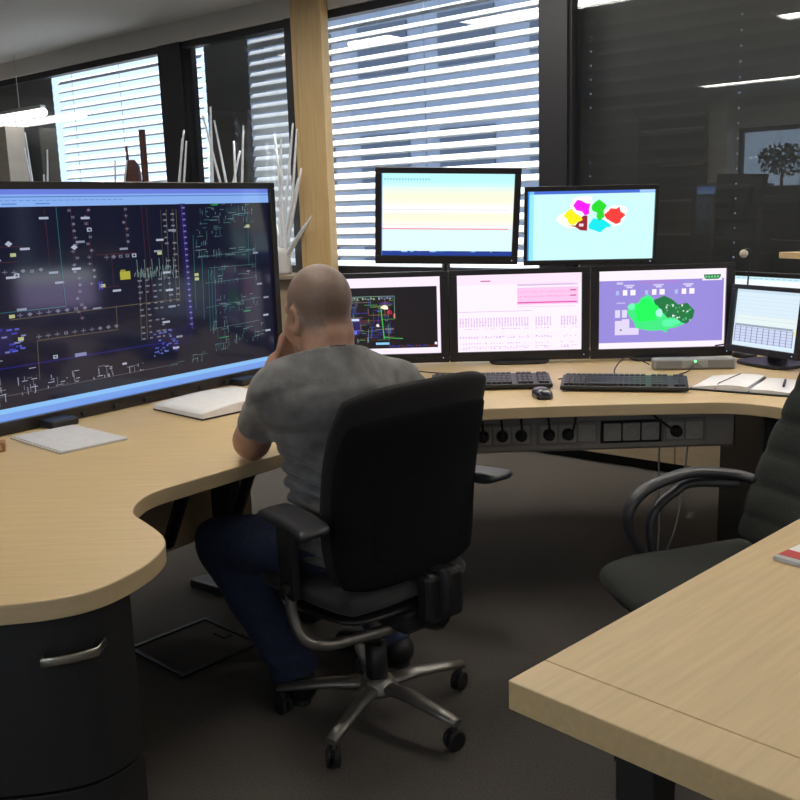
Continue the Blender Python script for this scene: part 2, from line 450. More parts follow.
# ------------------------------------------------------------------ ceiling luminaires (out of view, several added for brightness) and the pendant lamp in view
def luminaire(e, n):
    t = thing('ceiling_luminaire', 'unseen long recessed ceiling luminaire with white diffuser', 'lamp', room(e, n, CEIL), ROOM_ROT, 'ceiling luminaires')
    m = MB()
    for (c, sz) in (((0, -0.16, -0.012), (1.36, 0.03, 0.03)), ((0, 0.16, -0.012), (1.36, 0.03, 0.03)), ((-0.665, 0, -0.012), (0.03, 0.30, 0.03)), ((0.665, 0, -0.012), (0.03, 0.30, 0.03))):
        m.box(c, sz, 0.003)
    m.build('frame', 'lamp_housing', t)
    MB().box((0, 0, -0.006), (1.30, 0.29, 0.008)).build('diffuser', 'lamp_tube', t)
for (e, n) in ((1.25, 3.85), (-0.6, 3.85), (-2.6, 3.85), (2.9, 3.9), (3.9, 3.2), (5.9, 3.2), (4.4, -2.5), (2.1, 1.5), (-2.2, 1.5), (2.4, -3.0), (0.4, -3.0), (-1.8, -3.0)):  # out of view; several added to brighten floor, wall panels and column
    luminaire(e, n)

pl = thing('pendant_lamp', 'long white tube pendant lamp hanging before the beige pier', 'lamp', room(7.575 + 0.42, 4.60, 2.295), ROOM_ROT)
MB().tube([(-1.3, 0, 0), (0.30, 0, 0)], 0.032, 12).build('tube', 'pendant_tube', pl)
MB().box((-0.50, 0, 0.045), (1.58, 0.05, 0.03), 0.004).build('housing', 'lamp_housing', pl)
for x in (-1.0, -0.09):
    MB().tube([(x, 0, 0.06), (x, 0, CEIL - 2.24)], 0.004, 6).build('suspension_wire', 'lamp_housing', pl)

# ------------------------------------------------------------------ floor hatch
fh = thing('floor_hatch', 'square floor hatch outlined by a thin dark metal rim in the carpet', 'floor hatch', (-0.70, 2.95, 0.0), R(47))
m = MB()
for (c, sz) in (((0, -0.15, 0.003), (0.32, 0.014, 0.007)), ((0, 0.15, 0.003), (0.32, 0.014, 0.007)), ((-0.15, 0, 0.003), (0.014, 0.29, 0.007)), ((0.15, 0, 0.003), (0.014, 0.29, 0.007))):
    m.box(c, sz, 0.001)
m.build('rim', 'hatch_frame', fh)
MB().box((0.11, 0.0, 0.003), (0.030, 0.060, 0.006), 0.001).build('lifting_tab', 'hatch_frame', fh)

# ------------------------------------------------------------------ the long curved desk
DESK = 0.74; TH = 0.039
front = [(-1.90, 1.64), (-1.55, 1.575), (-1.2, 1.555), (-0.9, 1.552), (-0.704, 1.567), (-0.608, 1.59), (-0.55, 1.632), (-0.513, 1.695), (-0.490, 1.764), (-0.483, 1.835),
         (-0.494, 1.890), (-0.522, 1.945), (-0.562, 2.004), (-0.598, 2.055), (-0.615, 2.100), (-0.619, 2.156), (-0.610, 2.212), (-0.586, 2.260), (-0.552, 2.302),
         (-0.428, 2.455), (-0.30, 2.615), (-0.18, 2.765), (-0.06, 2.90), (0.06, 3.00), (0.17, 3.062), (0.295, 3.088), (0.56, 3.095), (0.788, 3.089), (0.983, 3.081),
         (1.077, 3.064), (1.13, 3.036), (1.179, 2.995), (1.225, 2.93), (1.262, 2.84), (1.285, 2.70), (1.30, 2.50)]
front = [(p.x, p.y) for p in smooth_path([(a, b, 0) for a, b in front], 4)]
outline = front + [(1.32, 2.25), (2.15, 2.25), (2.15, 3.70), (1.80, 4.36), (1.30, 4.42), (-0.20, 4.44), (-0.70, 4.20), (-1.55, 3.05), (-2.05, 2.40)]
desk = thing('curved_desk', 'long curved maple office desk carrying all the monitors', 'desk', (0, 0, 0))
top = MB().prism(outline, DESK - TH, DESK, 0.003).build('desk_top', 'maple', desk)
top.data.materials.append(MATS['maple_edge'])
for f in top.data.polygons:
    if abs(f.normal.z) < 0.5: f.material_index = 1

# legs of the desk: black uprights with floor feet
def desk_leg(x, y, ang):
    m = MB(); c, s_ = math.cos(ang), math.sin(ang)
    M = Matrix.Translation((x, y, 0)) @ Matrix.Rotation(ang, 4, 'Z')
    m.box((0, 0, 0.02), (0.62, 0.07, 0.035), 0.006, M)
    m.box((0.12, 0, 0.36), (0.10, 0.055, 0.66), 0.006, M)
    m.box((-0.02, 0, DESK - TH - 0.012), (0.52, 0.06, 0.022), 0.003, M)
    m.build('leg', 'anthracite', desk)
for (x, y, a) in ((-1.06, 2.58, R(144)), (-0.55, 3.30, R(144)), (0.10, 3.75, R(100)), (2.0, 2.75, R(5))):
    desk_leg(x, y, a)
# slanted black struts under the left wing
for (x, y) in ((-0.60, 2.62), (-0.44, 2.84)):
    d0 = Vector((-0.808, 0.589, 0))
    p = Vector((x, y, DESK - TH))
    MB().box((x, y, DESK - TH - 0.03), (0.07, 0.07, 0.06), 0.006).build('bracket', 'anthracite', desk)
    MB().tube([p + Vector((0, 0, -0.03)), p + d0 * 0.05 + Vector((0, 0, -0.12)), p + d0 * 0.12 + Vector((0, 0, -0.26))], 0.022, 8, rr=(1.2, 0.6)).build('strut', 'anthracite', desk)
# grey tray of the left wing and its modesty panel
def along(ax, ay, bx_, by_, y0, y1, z0, z1, name, material, parent=desk, bev=0.003):
    L = math.hypot(bx_ - ax, by_ - ay); ang = math.atan2(by_ - ay, bx_ - ax)
    M = Matrix.Translation((ax, ay, 0)) @ Matrix.Rotation(ang, 4, 'Z')
    return MB().box((L / 2, (y0 + y1) / 2, (z0 + z1) / 2), (L, y1 - y0, z1 - z0), bev, M).build(name, material, parent)
along(-1.16, 2.38, -0.42, 3.40, 0.0, 0.012, 0.53, DESK - TH - 0.004, 'cable_tray_side', 'tray_grey')
along(-1.16, 2.38, -0.42, 3.40, 0.012, 0.16, 0.52, 0.532, 'cable_tray_floor', 'tray_grey')
along(-1.36, 2.62, -0.60, 3.66, 0.0, 0.018, 0.20, DESK - TH - 0.004, 'modesty_panel', 'beech_panel')

# socket tray under the back run of the desk
TY = 3.26
st = MB()
st.box((0.655, TY, 0.606), (1.02, 0.010, 0.118), 0.002)
st.box((0.655, TY + 0.07, 0.550), (1.02, 0.15, 0.008), 0.002)
st.box((0.655, TY + 0.045, 0.674), (1.02, 0.10, 0.018), 0.002)
st.box((1.161, TY + 0.07, 0.606), (0.008, 0.15, 0.118), 0.002)
tray = st.build('socket_tray', 'tray_grey', desk)
def socket_block(x, n, dark=False):
    w = 0.066 * n + 0.014
    MB().box((x, TY - 0.008, 0.610), (w, 0.010, 0.080), 0.002).build('socket_block', 'bezel_black' if dark else 'socket_dark', tray)
    for k in range(n):
        xx = x + (k - (n - 1) / 2) * 0.066
        m = MB(); m.box((xx, TY - 0.015, 0.610), (0.060, 0.008, 0.062), 0.003)
        Mr = Matrix.Translation((xx, TY - 0.016, 0.610)) @ Matrix.Rotation(math.pi / 2, 4, 'X')
        m.lathe([(0.024, 0.0), (0.024, 0.006), (0.019, 0.006), (0.019, 0.001), (0.001, 0.001)], 20, Mr)
        m.build('socket', 'socket_grey', tray)
socket_block(0.350, 3); socket_block(0.578, 3); socket_block(0.800, 3, True); socket_block(0.985, 2)

def plug(x, cable, label):
    t = thing('power_plug', label, 'plug', (x, TY - 0.016, 0.610), 0, 'black plugs in the socket tray')
    MB().lathe([(0.020, 0.0), (0.021, 0.01), (0.017, 0.032), (0.008, 0.036)], 16, Matrix.Rotation(math.pi / 2, 4, 'X')).build('plug_body', 'rubber', t)
    MB().tube(smooth_path(cable, 5), 0.0042, 6).build('cable', 'cable_black', t)
cab = lambda dx: [(0, -0.03, 0.0), (dx * 0.4, -0.038, 0.02), (dx * 0.8, -0.02, 0.055), (dx, 0.0, 0.082)]
plug(0.350 - 0.066, cab(-0.005), 'black power plug half hidden behind the black office chair back')
plug(0.350, cab(-0.004), 'black power plug with straight cable beside the black chair back')
plug(0.416, cab(-0.002), 'second black power plug past the black chair back')
plug(0.578 - 0.066, cab(-0.004), 'black power plug with straight cable left of another plug and an empty socket')
plug(0.578, cab(0.03), 'black power plug with slanting cable next to an empty socket')
plug(0.985 - 0.033, [(0, -0.03, 0.0), (-0.03, -0.036, 0.02), (-0.07, -0.025, 0.05), (-0.10, 0.0, 0.082)], 'black power plug with long slanting cable in the double socket beside the dark pedestal')
for k, (x, dx) in enumerate(((0.985, 0.006), (1.10, -0.01))):
    tag(MB().tube(smooth_path([(x, TY + 0.30, 0.55), (x + dx, TY + 0.32, 0.35), (x + dx * 3, TY + 0.34, 0.15), (x + dx * 5, TY + 0.4, 0.006)], 5), 0.0035, 6).build('hanging_cable', 'cable_white'),
        ('thin white cable hanging to the floor below the triple black-framed sockets', 'thin pale cable hanging to the floor beside the dark pedestal')[k], 'cable')

# black pedestal under the right end of the back run
pd = thing('desk_pedestal', 'tall black pedestal under the right-hand bend of the curved desk', 'cabinet', (1.575, 3.42, 0.0))
MB().box((0, 0.0, 0.35), (0.66, 0.44, 0.66), 0.004).build('body', 'anthracite', pd)
MB().box((0, 0, 0.010), (0.60, 0.38, 0.020)).build('plinth', 'plinth', pd)
for k, z in enumerate((0.18, 0.40, 0.58)):
    d = MB().box((0.0, -0.226, z), (0.65, 0.012, (0.30, 0.13, 0.18)[k] - 0.006), 0.003).build('drawer', 'anthracite', pd)
    MB().box((0, -0.238, z + 0.02), (0.12, 0.014, 0.012), 0.004).build('handle', 'black_plastic', d)

# pedestal with the bow handle under the left rounded end
ped = thing('drawer_pedestal', 'anthracite drawer pedestal with curved front and metal bow handle', 'cabinet', (-0.95, 1.80, 0.0))
pf = [p for p in front if -1.33 < p[0] and p[1] < 1.715 and p[0] < -0.485]
def inset(pts, d):
    out = []
    for i, p in enumerate(pts):
        a = pts[max(0, i - 1)]; b = pts[min(len(pts) - 1, i + 1)]
        t = Vector((b[0] - a[0], b[1] - a[1])).normalized()
        out.append((p[0] - t.y * d, p[1] + t.x * d))
    return out
pin = inset(pf, 0.020); pback = inset(pf, 0.040)
loc = lambda pts: [(p[0] + 0.95, p[1] - 1.80) for p in pts]
MB().prism(loc(pback + [(-0.66, 2.02), (-1.30, 2.05)]), 0.02, DESK - TH - 0.002, 0.002).build('body', 'anthracite', ped)
MB().prism(loc(inset(pf, 0.07) + [(-0.66, 1.98), (-1.27, 2.0)]), 0.0, 0.03).build('plinth', 'plinth', ped)
for (z0, z1) in ((0.035, 0.355), (0.361, DESK - TH - 0.006)):
    dr = MB().prism(loc(pin + pback[::-1]), z0, z1, 0.0015).build('drawer_front', 'anthracite', ped)
    hx = [p for p in inset(pf, -0.004) if -0.668 < p[0] < -0.556]
    zc = z1 - 0.070
    inn = [p for p in inset(pf, 0.022) if -0.668 < p[0] < -0.556]
    path = [(*loc([inn[0]])[0], zc)] + [(*q, zc) for q in loc(hx)] + [(*loc([inn[-1]])[0], zc)]
    hd = MB().tube(path, 0.0045, 8, rr=(0.45, 2.1), up=(0, 0, 1)).build('handle', 'alu_bright', dr)
    hd['label'] = 'curved brushed metal handle'

# ------------------------------------------------------------------ the near table, lower right
nt_ = thing('work_table', 'maple table with square corner carrying the red and white booklet', 'table', (0.139, 1.241, 0.0), math.atan2(0.653, 0.68))
m = MB(); m.box((0.0415, -0.60, DESK - 0.022), (0.083, 1.20, 0.044), 0.0018); m.build('edge_board', 'maple', nt_)
m = MB(); m.box((1.142, -0.60, DESK - 0.022), (2.116, 1.20, 0.044), 0.0018); m.build('table_top', 'maple', nt_)
for (x, y) in ((0.10, -0.16), (0.10, -1.1), (2.05, -0.16), (2.05, -1.1)):
    MB().box((x, y, (DESK - 0.044) / 2), (0.06, 0.06, DESK - 0.046), 0.004).build('leg', 'anthracite', nt_)
MB().box((1.1, -0.62, DESK - 0.075), (1.95, 0.03, 0.06)).build('crossbar', 'anthracite', nt_)

bk = thing('booklet', 'red, white and grey booklet lying on the near table', 'booklet', (0.797, 1.627, DESK + 0.0005), R(-52))
MB().box((0, 0, 0.003), (0.21, 0.148, 0.006), 0.001).build('pages', 'paper_grey', bk)
MB().box((0, -0.040, 0.0065), (0.211, 0.034, 0.0012)).build('red_band', 'red_print', bk)
MB().box((0, -0.066, 0.0065), (0.211, 0.016, 0.0012)).build('grey_band', 'grey_print', bk)
MB().box((0, 0.026, 0.0065), (0.211, 0.095, 0.0012)).build('white_field', 'paper', bk)
# fan of print lines on the white field
for k in range(4):
    MB().box((-0.05 + k * 0.03, 0.03, 0.0073), (0.012, 0.06, 0.0006)).build('print_stroke', 'grey_print', bk)

# ------------------------------------------------------------------ screens: flat print made of coloured patches
class Canvas:
    """u to the right, v downwards, both 0..1; patches stacked by a hair"""
    def __init__(s, w, h): s.w, s.h = w, h; s.v = []; s.f = []; s.c = []; s.k = 0
    def poly(s, pts, col, k=None):
        s.k += 1; y = -0.0002 - 0.00012 * (k if k is not None else min(s.k, 12))
        i = len(s.v)
        for (u, v) in pts: s.v.append(((u - 0.5) * s.w, y, (0.5 - v) * s.h))
        s.f.append(list(range(i, i + len(pts)))); s.c.append(lin(col))
    def rect(s, u0, v0, u1, v1, col, k=None): s.poly([(u0, v1), (u1, v1), (u1, v0), (u0, v0)], col, k)
    def line(s, a, b, th, col, k=9):
        ax, ay = a[0] * s.w, a[1] * s.h; bx2, by2 = b[0] * s.w, b[1] * s.h
        dx, dy = bx2 - ax, by2 - ay; L = math.hypot(dx, dy) or 1
        nx, ny = -dy / L * th / 2, dx / L * th / 2
        s.poly([((ax + nx) / s.w, (ay + ny) / s.h), ((bx2 + nx) / s.w, (by2 + ny) / s.h), ((bx2 - nx) / s.w, (by2 - ny) / s.h), ((ax - nx) / s.w, (ay - ny) / s.h)], col, k)
    def blob(s, u, v, ru, rv, col, k=8, n=18, rough=0.18, seed=1):
        rg = random.Random(seed); ph = [rg.uniform(0, 6.28) for _ in range(3)]
        pts = []
        for i in range(n):
            a = -2 * math.pi * i / n
            q = 1 + rough * (math.sin(2 * a + ph[0]) + math.sin(3 * a + ph[1]) + 0.7 * math.sin(5 * a + ph[2])) / 2
            pts.append((u + ru * q * math.cos(a), v + rv * q * math.sin(a)))
        s.poly(pts, col, k)
    def build(s, name, parent, loc, material='screen_light'):
        me = bpy.data.meshes.new(name); me.from_pydata(s.v, [], s.f)
        ca = me.color_attributes.new('Col', 'FLOAT_COLOR', 'CORNER')
        for p, c in zip(me.polygons, s.c):
            for li in p.loop_indices: ca.data[li].color = (*c, 1)
        # every patch faces the viewer of the screen (-y)
        bm = bmesh.new(); bm.from_mesh(me)
        for f in bm.faces:
            f.normal_update()
            if f.normal.y > 0: f.normal_flip()
        bm.to_mesh(me); bm.free()
        return link(name, me, material, parent, loc)

def monitor(label, a, b, z0, z1, canvas_fn, side=0.034, topb=0.022, botb=0.040, tilt=0.0, roll=0.0, stand='foot', name='monitor', screen='screen_light', bezel='bezel_black', group=None, depth=0.05):
    """outer lower front corners a -> b (left to right seen from the front), heights z0..z1"""
    w = math.hypot(b[0] - a[0], b[1] - a[1]); ang = math.atan2(b[1] - a[1], b[0] - a[0]); h = z1 - z0
    t = thing(name, label, 'monitor', ((a[0] + b[0]) / 2, (a[1] + b[1]) / 2, DESK), ang, group)
    hz = z0 - DESK
    M = Matrix.Translation((0, 0, hz + h / 2)) @ Matrix.Rotation(R(tilt), 4, 'X') @ Matrix.Rotation(R(roll), 4, 'Y')
    def place(o): o.matrix_local = M; return o
    fr = MB()
    for (c, sz) in (((0, 0.010, h / 2 - topb / 2), (w, 0.022, topb)), ((0, 0.010, -h / 2 + botb / 2), (w, 0.022, botb)),
                    ((-w / 2 + side / 2, 0.010, (botb - topb) / 2), (side, 0.022, h - topb - botb)), ((w / 2 - side / 2, 0.010, (botb - topb) / 2), (side, 0.022, h - topb - botb))):
        fr.box(c, sz, 0.0025)
    f = place(fr.build('bezel', bezel, t))
    hs = MB(); hs.box((0, 0.026, 0), (w - 0.006, 0.018, h - 0.006), 0.004); hs.box((0, 0.020 + depth / 2, 0), (w * 0.7, depth, h * 0.62), 0.012)
    place(hs.build('housing', 'black_plastic', t))
    sw, sh = w - 2 * side, h - topb - botb
    cv = Canvas(sw, sh); canvas_fn(cv)
    sc_ = cv.build('screen', t, None, screen); sc_.matrix_local = M @ Matrix.Translation((0, 0.013, (botb - topb) / 2))
    for k in range(5):
        bt = MB().box((w / 2 - 0.05 - k * 0.022, -0.0015, -h / 2 + botb / 2), (0.009, 0.003, 0.004), 0.001).build('button', 'black_plastic', f)
    MB().box((w / 2 - 0.025, -0.0015, -h / 2 + botb / 2), (0.004, 0.002, 0.004)).build('power_light', 'led_blue', f)
    if stand == 'foot':
        MB().box((0, 0.085, (hz + h * 0.45) / 2), (0.075, 0.035, hz + h * 0.45), 0.006).build('stand_neck', 'black_plastic', t)
        bm_ = MB()
        bm_.prism([(x * 0.125, 0.055 + y * 0.095) for x, y in [(math.copysign(abs(math.cos(q)) ** 0.5, math.cos(q)), math.copysign(abs(math.sin(q)) ** 0.5, math.sin(q))) for q in [i * math.pi / 16 for i in range(32)]]], 0.0005, 0.014, 0.003)
        bm_.build('stand_base', 'black_plastic', t)
    elif stand == 'pole':
        MB().lathe([(0.055, 0.0005), (0.055, 0.012), (0.022, 0.016), (0.018, 0.02), (0.018, hz + h * 0.62), (0.012, hz + h * 0.63)], 16, Matrix.Translation((0, 0.19, 0))).build('pole', 'black_plastic', t)
        MB().box((0, 0.135, hz + h / 2), (0.05, 0.10, 0.05), 0.008).build('arm', 'black_plastic', t)
        MB().box((0, 0.075, hz + h / 2), (0.11, 0.03, 0.11), 0.004).build('mount_plate', 'black_plastic', t)
    return t

WHT = (255, 244, 255)
def c_upper_left(c):
    c.rect(0, 0, 1, 1, (224, 253, 255), 0)
    c.rect(0, 0, 1, 0.115, (190, 250, 255), 1)
    for k, col in enumerate([(206, 253, 250), (232, 255, 240), (243, 255, 228), (247, 255, 222), (247, 255, 222), (250, 255, 236), (255, 255, 255), (255, 255, 250), (249, 255, 226), (252, 255, 222), (253, 253, 235), (255, 250, 250)]):
        c.rect(0, 0.115 + k * 0.0455, 1, 0.115 + (k + 1) * 0.0455, col, 1)
    c.rect(0.01, 0.432, 0.97, 0.442, (226, 226, 236), 3)
    c.rect(0.01, 0.62, 0.93, 0.626, (248, 224, 200), 3)
    c.rect(0.0, 0.665, 0.97, 0.679, (240, 140, 160), 4)
    rg = random.Random(3)
    for k in range(16):
        u = 0.02 + k * 0.022; c.rect(u, 0.06, u + 0.014, 0.085, (150, 215, 230), 3)
    c.rect(0, 0.945, 1, 1, (34, 62, 150), 2)
    for k in range(20):
        u = rg.uniform(0, 0.95); c.rect(u, 0.945, u + rg.uniform(0.01, 0.05), 0.96, rg.choice([(150, 200, 240), (60, 110, 190), (20, 40, 110)]), 3)
    c.rect(0, 0, 0.006, 1, (70, 130, 220), 5)

def c_upper_right(c):
    c.rect(0, 0, 1, 1, (206, 253, 255), 0)
    c.rect(0, 0, 1, 0.045, (70, 110, 215), 1); c.rect(0.88, 0, 1, 0.04, (160, 200, 255), 2)
    c.rect(0, 0, 0.014, 1, (40, 140, 245), 2); c.rect(0.014, 0, 0.05, 1, (150, 235, 255), 1)
    c.blob(0.425, 0.20, 0.085, 0.135, (255, 255, 255), 3, seed=11); c.blob(0.68, 0.37, 0.105, 0.155, (255, 255, 255), 3, seed=12)
    c.blob(0.35, 0.41, 0.10, 0.14, (255, 255, 240), 3, seed=13)
    c.poly([(0.33, 0.50), (0.38, 0.50), (0.44, 0.36), (0.475, 0.36), (0.475, 0.58), (0.42, 0.57), (0.38, 0.52)], (150, 30, 48), 4)
    c.rect(0.41, 0.475, 0.445, 0.515, (240, 220, 225), 5)
    c.poly([(0.285, 0.36), (0.31, 0.30), (0.345, 0.25), (0.375, 0.32), (0.42, 0.37), (0.44, 0.42), (0.39, 0.46), (0.36, 0.50), (0.325, 0.46), (0.315, 0.40)], (255, 240, 20), 6)
    c.poly([(0.36, 0.21), (0.39, 0.13), (0.42, 0.14), (0.46, 0.18), (0.495, 0.19), (0.485, 0.27), (0.49, 0.33), (0.455, 0.36), (0.43, 0.30), (0.385, 0.28)], (250, 20, 250), 6)
    c.poly([(0.505, 0.22), (0.53, 0.17), (0.565, 0.13), (0.60, 0.18), (0.625, 0.22), (0.60, 0.30), (0.61, 0.38), (0.57, 0.44), (0.545, 0.38), (0.55, 0.32), (0.51, 0.29)], (40, 220, 40), 6)
    c.poly([(0.485, 0.50), (0.52, 0.40), (0.60, 0.42), (0.64, 0.47), (0.67, 0.52), (0.62, 0.54), (0.58, 0.61), (0.54, 0.58), (0.49, 0.55)], (10, 232, 240), 5)
    c.poly([(0.605, 0.35), (0.64, 0.30), (0.655, 0.26), (0.70, 0.27), (0.725, 0.24), (0.735, 0.31), (0.775, 0.36), (0.74, 0.42), (0.735, 0.47), (0.70, 0.49), (0.66, 0.45), (0.625, 0.41)], (250, 60, 55), 6)

def c_lower_left(c):
    c.rect(0, 0, 1, 1, (250, 236, 255), 0)
    c.rect(0, 0.125, 0.975, 0.925, (16, 13, 22), 1)
    rg = random.Random(8)
    cols = [(70, 120, 90), (120, 60, 60), (70, 60, 190), (80, 170, 90), (140, 120, 120), (110, 140, 160), (150, 110, 60), (60, 70, 140)]
    c.rect(0.02, 0.50, 0.36, 0.72, (32, 26, 90), 2)
    for k in range(150):
        u = rg.uniform(0.0, 0.60); v = rg.uniform(0.24, 0.82); col = rg.choice(cols)
        if rg.random() < 0.55: c.line((u, v), (min(0.62, u + rg.uniform(0.02, 0.16)), v), 0.0018, col, 3 + k % 5)
        else: c.line((u, v), (u, min(0.84, v + rg.uniform(0.03, 0.16))), 0.0018, col, 3 + k % 5)
    c.line((0.02, 0.24), (0.63, 0.24), 0.002, (120, 170, 140)); c.line((0.63, 0.24), (0.63, 0.54), 0.002, (110, 160, 130)); c.line((0.52, 0.54), (0.63, 0.54), 0.002, (80, 150, 90))
    for k in range(26): c.rect(0.04 + k * 0.022, 0.25 + 0.01 * (k % 3), 0.052 + k * 0.022, 0.27 + 0.012 * (k % 2), (170, 165, 165), 6)
    c.rect(0.10, 0.525, 0.34, 0.555, (200, 215, 255), 8); c.blob(0.55, 0.385, 0.028, 0.03, (255, 240, 215), 9)
    c.rect(0.22, 0.68, 0.32, 0.73, (90, 110, 235), 7); c.rect(0.47, 0.845, 0.58, 0.875, (140, 200, 250), 8); c.blob(0.49, 0.62, 0.012, 0.02, (245, 230, 220), 9)
    c.line((0.52, 0.40), (0.54, 0.80), 0.004, (60, 190, 80)); c.line((0.54, 0.78), (0.69, 0.80), 0.003, (70, 180, 90))
    c.blob(0.59, 0.45, 0.02, 0.03, (170, 20, 60), 7); c.rect(0.62, 0.47, 0.635, 0.53, (230, 90, 80), 8)
    for k in range(16): c.rect(0.58 + k * 0.024, 0.885 + 0.006 * (k % 3), 0.595 + k * 0.024, 0.905, rg.choice([(50, 50, 150), (120, 40, 40), (60, 60, 190)]), 5)
    c.blob(0.96, 0.87, 0.010, 0.02, (235, 240, 255), 9)

def c_lower_mid(c):
    c.rect(0, 0, 1, 1, (255, 241, 255), 0)
    c.rect(0, 0, 1, 0.13, (255, 230, 250), 1); c.rect(0.19, 0.075, 0.27, 0.092, (200, 120, 160), 2)
    c.rect(0.485, 0.14, 0.975, 0.155, (225, 190, 235), 2)
    c.rect(0.485, 0.18, 0.975, 0.40, (255, 198, 238), 2)
    c.rect(0.485, 0.365, 0.965, 0.383, (228, 90, 178), 3)
    rg = random.Random(5)
    for k in range(30):
        u = 0.49 + k * 0.0155
        c.rect(u, 0.225 + rg.uniform(0, .01), u + 0.011, 0.235 + rg.uniform(0, .01), (243, 165, 215), 3); c.rect(u, 0.285 + rg.uniform(0, .012), u + 0.011, 0.296 + rg.uniform(0, .01), (240, 160, 212), 3)
        c.rect(u, 0.13, u + 0.006, 0.155, (200, 160, 210), 3); c.rect(u, 0.42, u + 0.008, 0.435, (225, 195, 232), 3)
    for v in (0.215, 0.285): c.rect(0.91, v, 0.96, v + 0.014, (190, 80, 150), 4)
    c.rect(0, 0.475, 0.60, 0.482, (205, 180, 215), 3)
    for k in range(42):
        u = 0.015 + k * 0.0228
        if 0.58 < u < 0.62 or 0.75 < u < 0.83: continue
        c.rect(u, 0.555, u + 0.011, 0.68, (231, 205, 240), 2)
        for v in (0.57, 0.61, 0.65, 0.70, 0.80, 0.815, 0.89, 0.935, 0.955):
            if rg.random() < 0.72: c.rect(u, v, u + rg.uniform(0.008, 0.018), v + 0.011, rg.choice([(214, 182, 226), (222, 192, 232), (205, 172, 220)]), 3)

def c_lower_right(c):
    c.rect(0, 0, 1, 1, (253, 240, 255), 0)
    c.rect(0, 0.125, 0.985, 0.925, (151, 138, 218), 1)
    c.rect(0.33, 0.135, 0.63, 0.17, (168, 132, 214), 2)
    for (u, v) in ((0.19, 0.245), (0.42, 0.245), (0.655, 0.245)):
        c.rect(u, v, u + 0.035, v + 0.07, WHT, 3); c.rect(u + 0.06, v, u + 0.10, v + 0.07, WHT, 3); c.rect(u - 0.055, v + 0.01, u - 0.03, v + 0.065, (175, 190, 240), 3)
        c.rect(u + 0.01, v - 0.065, u + 0.09, v - 0.045, (215, 205, 245), 3); c.rect(u + 0.03, v - 0.04, u + 0.075, v - 0.022, (225, 215, 250), 3)
    c.rect(0.14, 0.145, 0.19, 0.175, (205, 196, 240), 3); c.rect(0.14, 0.405, 0.21, 0.42, (200, 190, 240), 3)
    for u in (0.13, 0.185): c.rect(u, 0.50, u + 0.04, 0.60, (222, 214, 245), 3)
    c.poly([(0.13, 0.64), (0.185, 0.64), (0.185, 0.62), (0.245, 0.62), (0.245, 0.735), (0.32, 0.735), (0.32, 0.825), (0.13, 0.825)][::-1], (226, 214, 246), 3)
    c.rect(0.17, 0.75, 0.185, 0.77, (120, 90, 140), 4)
    rg = random.Random(2)
    c.poly([(0.40, 0.40), (0.46, 0.37), (0.52, 0.33), (0.58, 0.38), (0.63, 0.45), (0.70, 0.43), (0.76, 0.53), (0.75, 0.62), (0.70, 0.70), (0.62, 0.66), (0.52, 0.60), (0.44, 0.50)], (24, 118, 62), 4)
    for k in range(34):
        u, v = rg.uniform(0.50, 0.73), rg.uniform(0.40, 0.66)
        if v < 0.40 + (u - 0.5) * 0.2: continue
        c.rect(u, v, u + 0.012, v + rg.uniform(0.01, 0.03), rg.choice([(210, 235, 220), (235, 240, 245), (90, 190, 130)]), 5)
    c.poly([(0.225, 0.53), (0.255, 0.43), (0.32, 0.42), (0.33, 0.36), (0.39, 0.31), (0.43, 0.36), (0.45, 0.45), (0.50, 0.53), (0.55, 0.62), (0.60, 0.61), (0.68, 0.70), (0.62, 0.74), (0.55, 0.76), (0.54, 0.81), (0.50, 0.77), (0.44, 0.78), (0.38, 0.77), (0.30, 0.74), (0.28, 0.66), (0.25, 0.60)], (62, 235, 130), 6)
    c.blob(0.38, 0.52, 0.09, 0.16, (20, 252, 90), 7, seed=4); c.blob(0.26, 0.46, 0.03, 0.04, (110, 250, 180), 8, seed=5); c.blob(0.48, 0.55, 0.03, 0.05, (170, 250, 225), 8, seed=6); c.blob(0.57, 0.68, 0.07, 0.05, (90, 245, 170), 8, seed=9)
    c.poly([(0.825, 0.075), (0.96, 0.075), (0.955, 0.115), (0.94, 0.135), (0.845, 0.135), (0.83, 0.115)], (20, 120, 60), 5)
    for k in range(5): c.rect(0.838 + k * 0.023, 0.092, 0.852 + k * 0.023, 0.118, (120, 210, 150), 6)
    c.rect(0.815, 0.128, 0.97, 0.15, (250, 240, 255), 3)
    c.line((0.93, 0.995), (1.0, 0.98), 0.006, (40, 30, 70))

def c_small_right(c):
    c.rect(0, 0, 1, 1, (216, 234, 246), 0); c.rect(0, 0, 1, 0.05, (200, 222, 236), 1)
    for k in range(7): c.rect(0.02, 0.12 + k * 0.065, 0.98, 0.126 + k * 0.065, (200, 220, 232), 2)
    c.rect(0.03, 0.44, 0.97, 0.60, (228, 240, 240), 1)
    c.rect(0.02, 0.61, 0.92, 0.645, (150, 160, 175), 2); c.rect(0.02, 0.65, 0.92, 0.93, (205, 214, 240), 1)
    for k in range(11): c.rect(0.02 + k * 0.09, 0.65, 0.032 + k * 0.09, 0.93, (120, 128, 165), 3)
    for k in range(6): c.rect(0.02, 0.66 + k * 0.05, 0.92, 0.668 + k * 0.05, (150, 160, 195), 3)
    c.rect(0.92, 0.62, 0.97, 0.74, (240, 232, 190), 2)

def c_far_right(c):
    c.rect(0, 0, 1, 1, (244, 250, 255), 0); c.rect(0, 0, 1, 0.06, (205, 240, 250), 1)
    for k in range(14): c.rect(0.03 + k * 0.06, 0.028, 0.07 + k * 0.06, 0.038, (150, 190, 215), 2)
    c.rect(0, 0.30, 1, 1, (206, 190, 240), 1)
    for k in range(8): c.rect(0.05, 0.36 + k * 0.07, 0.9, 0.37 + k * 0.07, (160, 150, 205), 2)

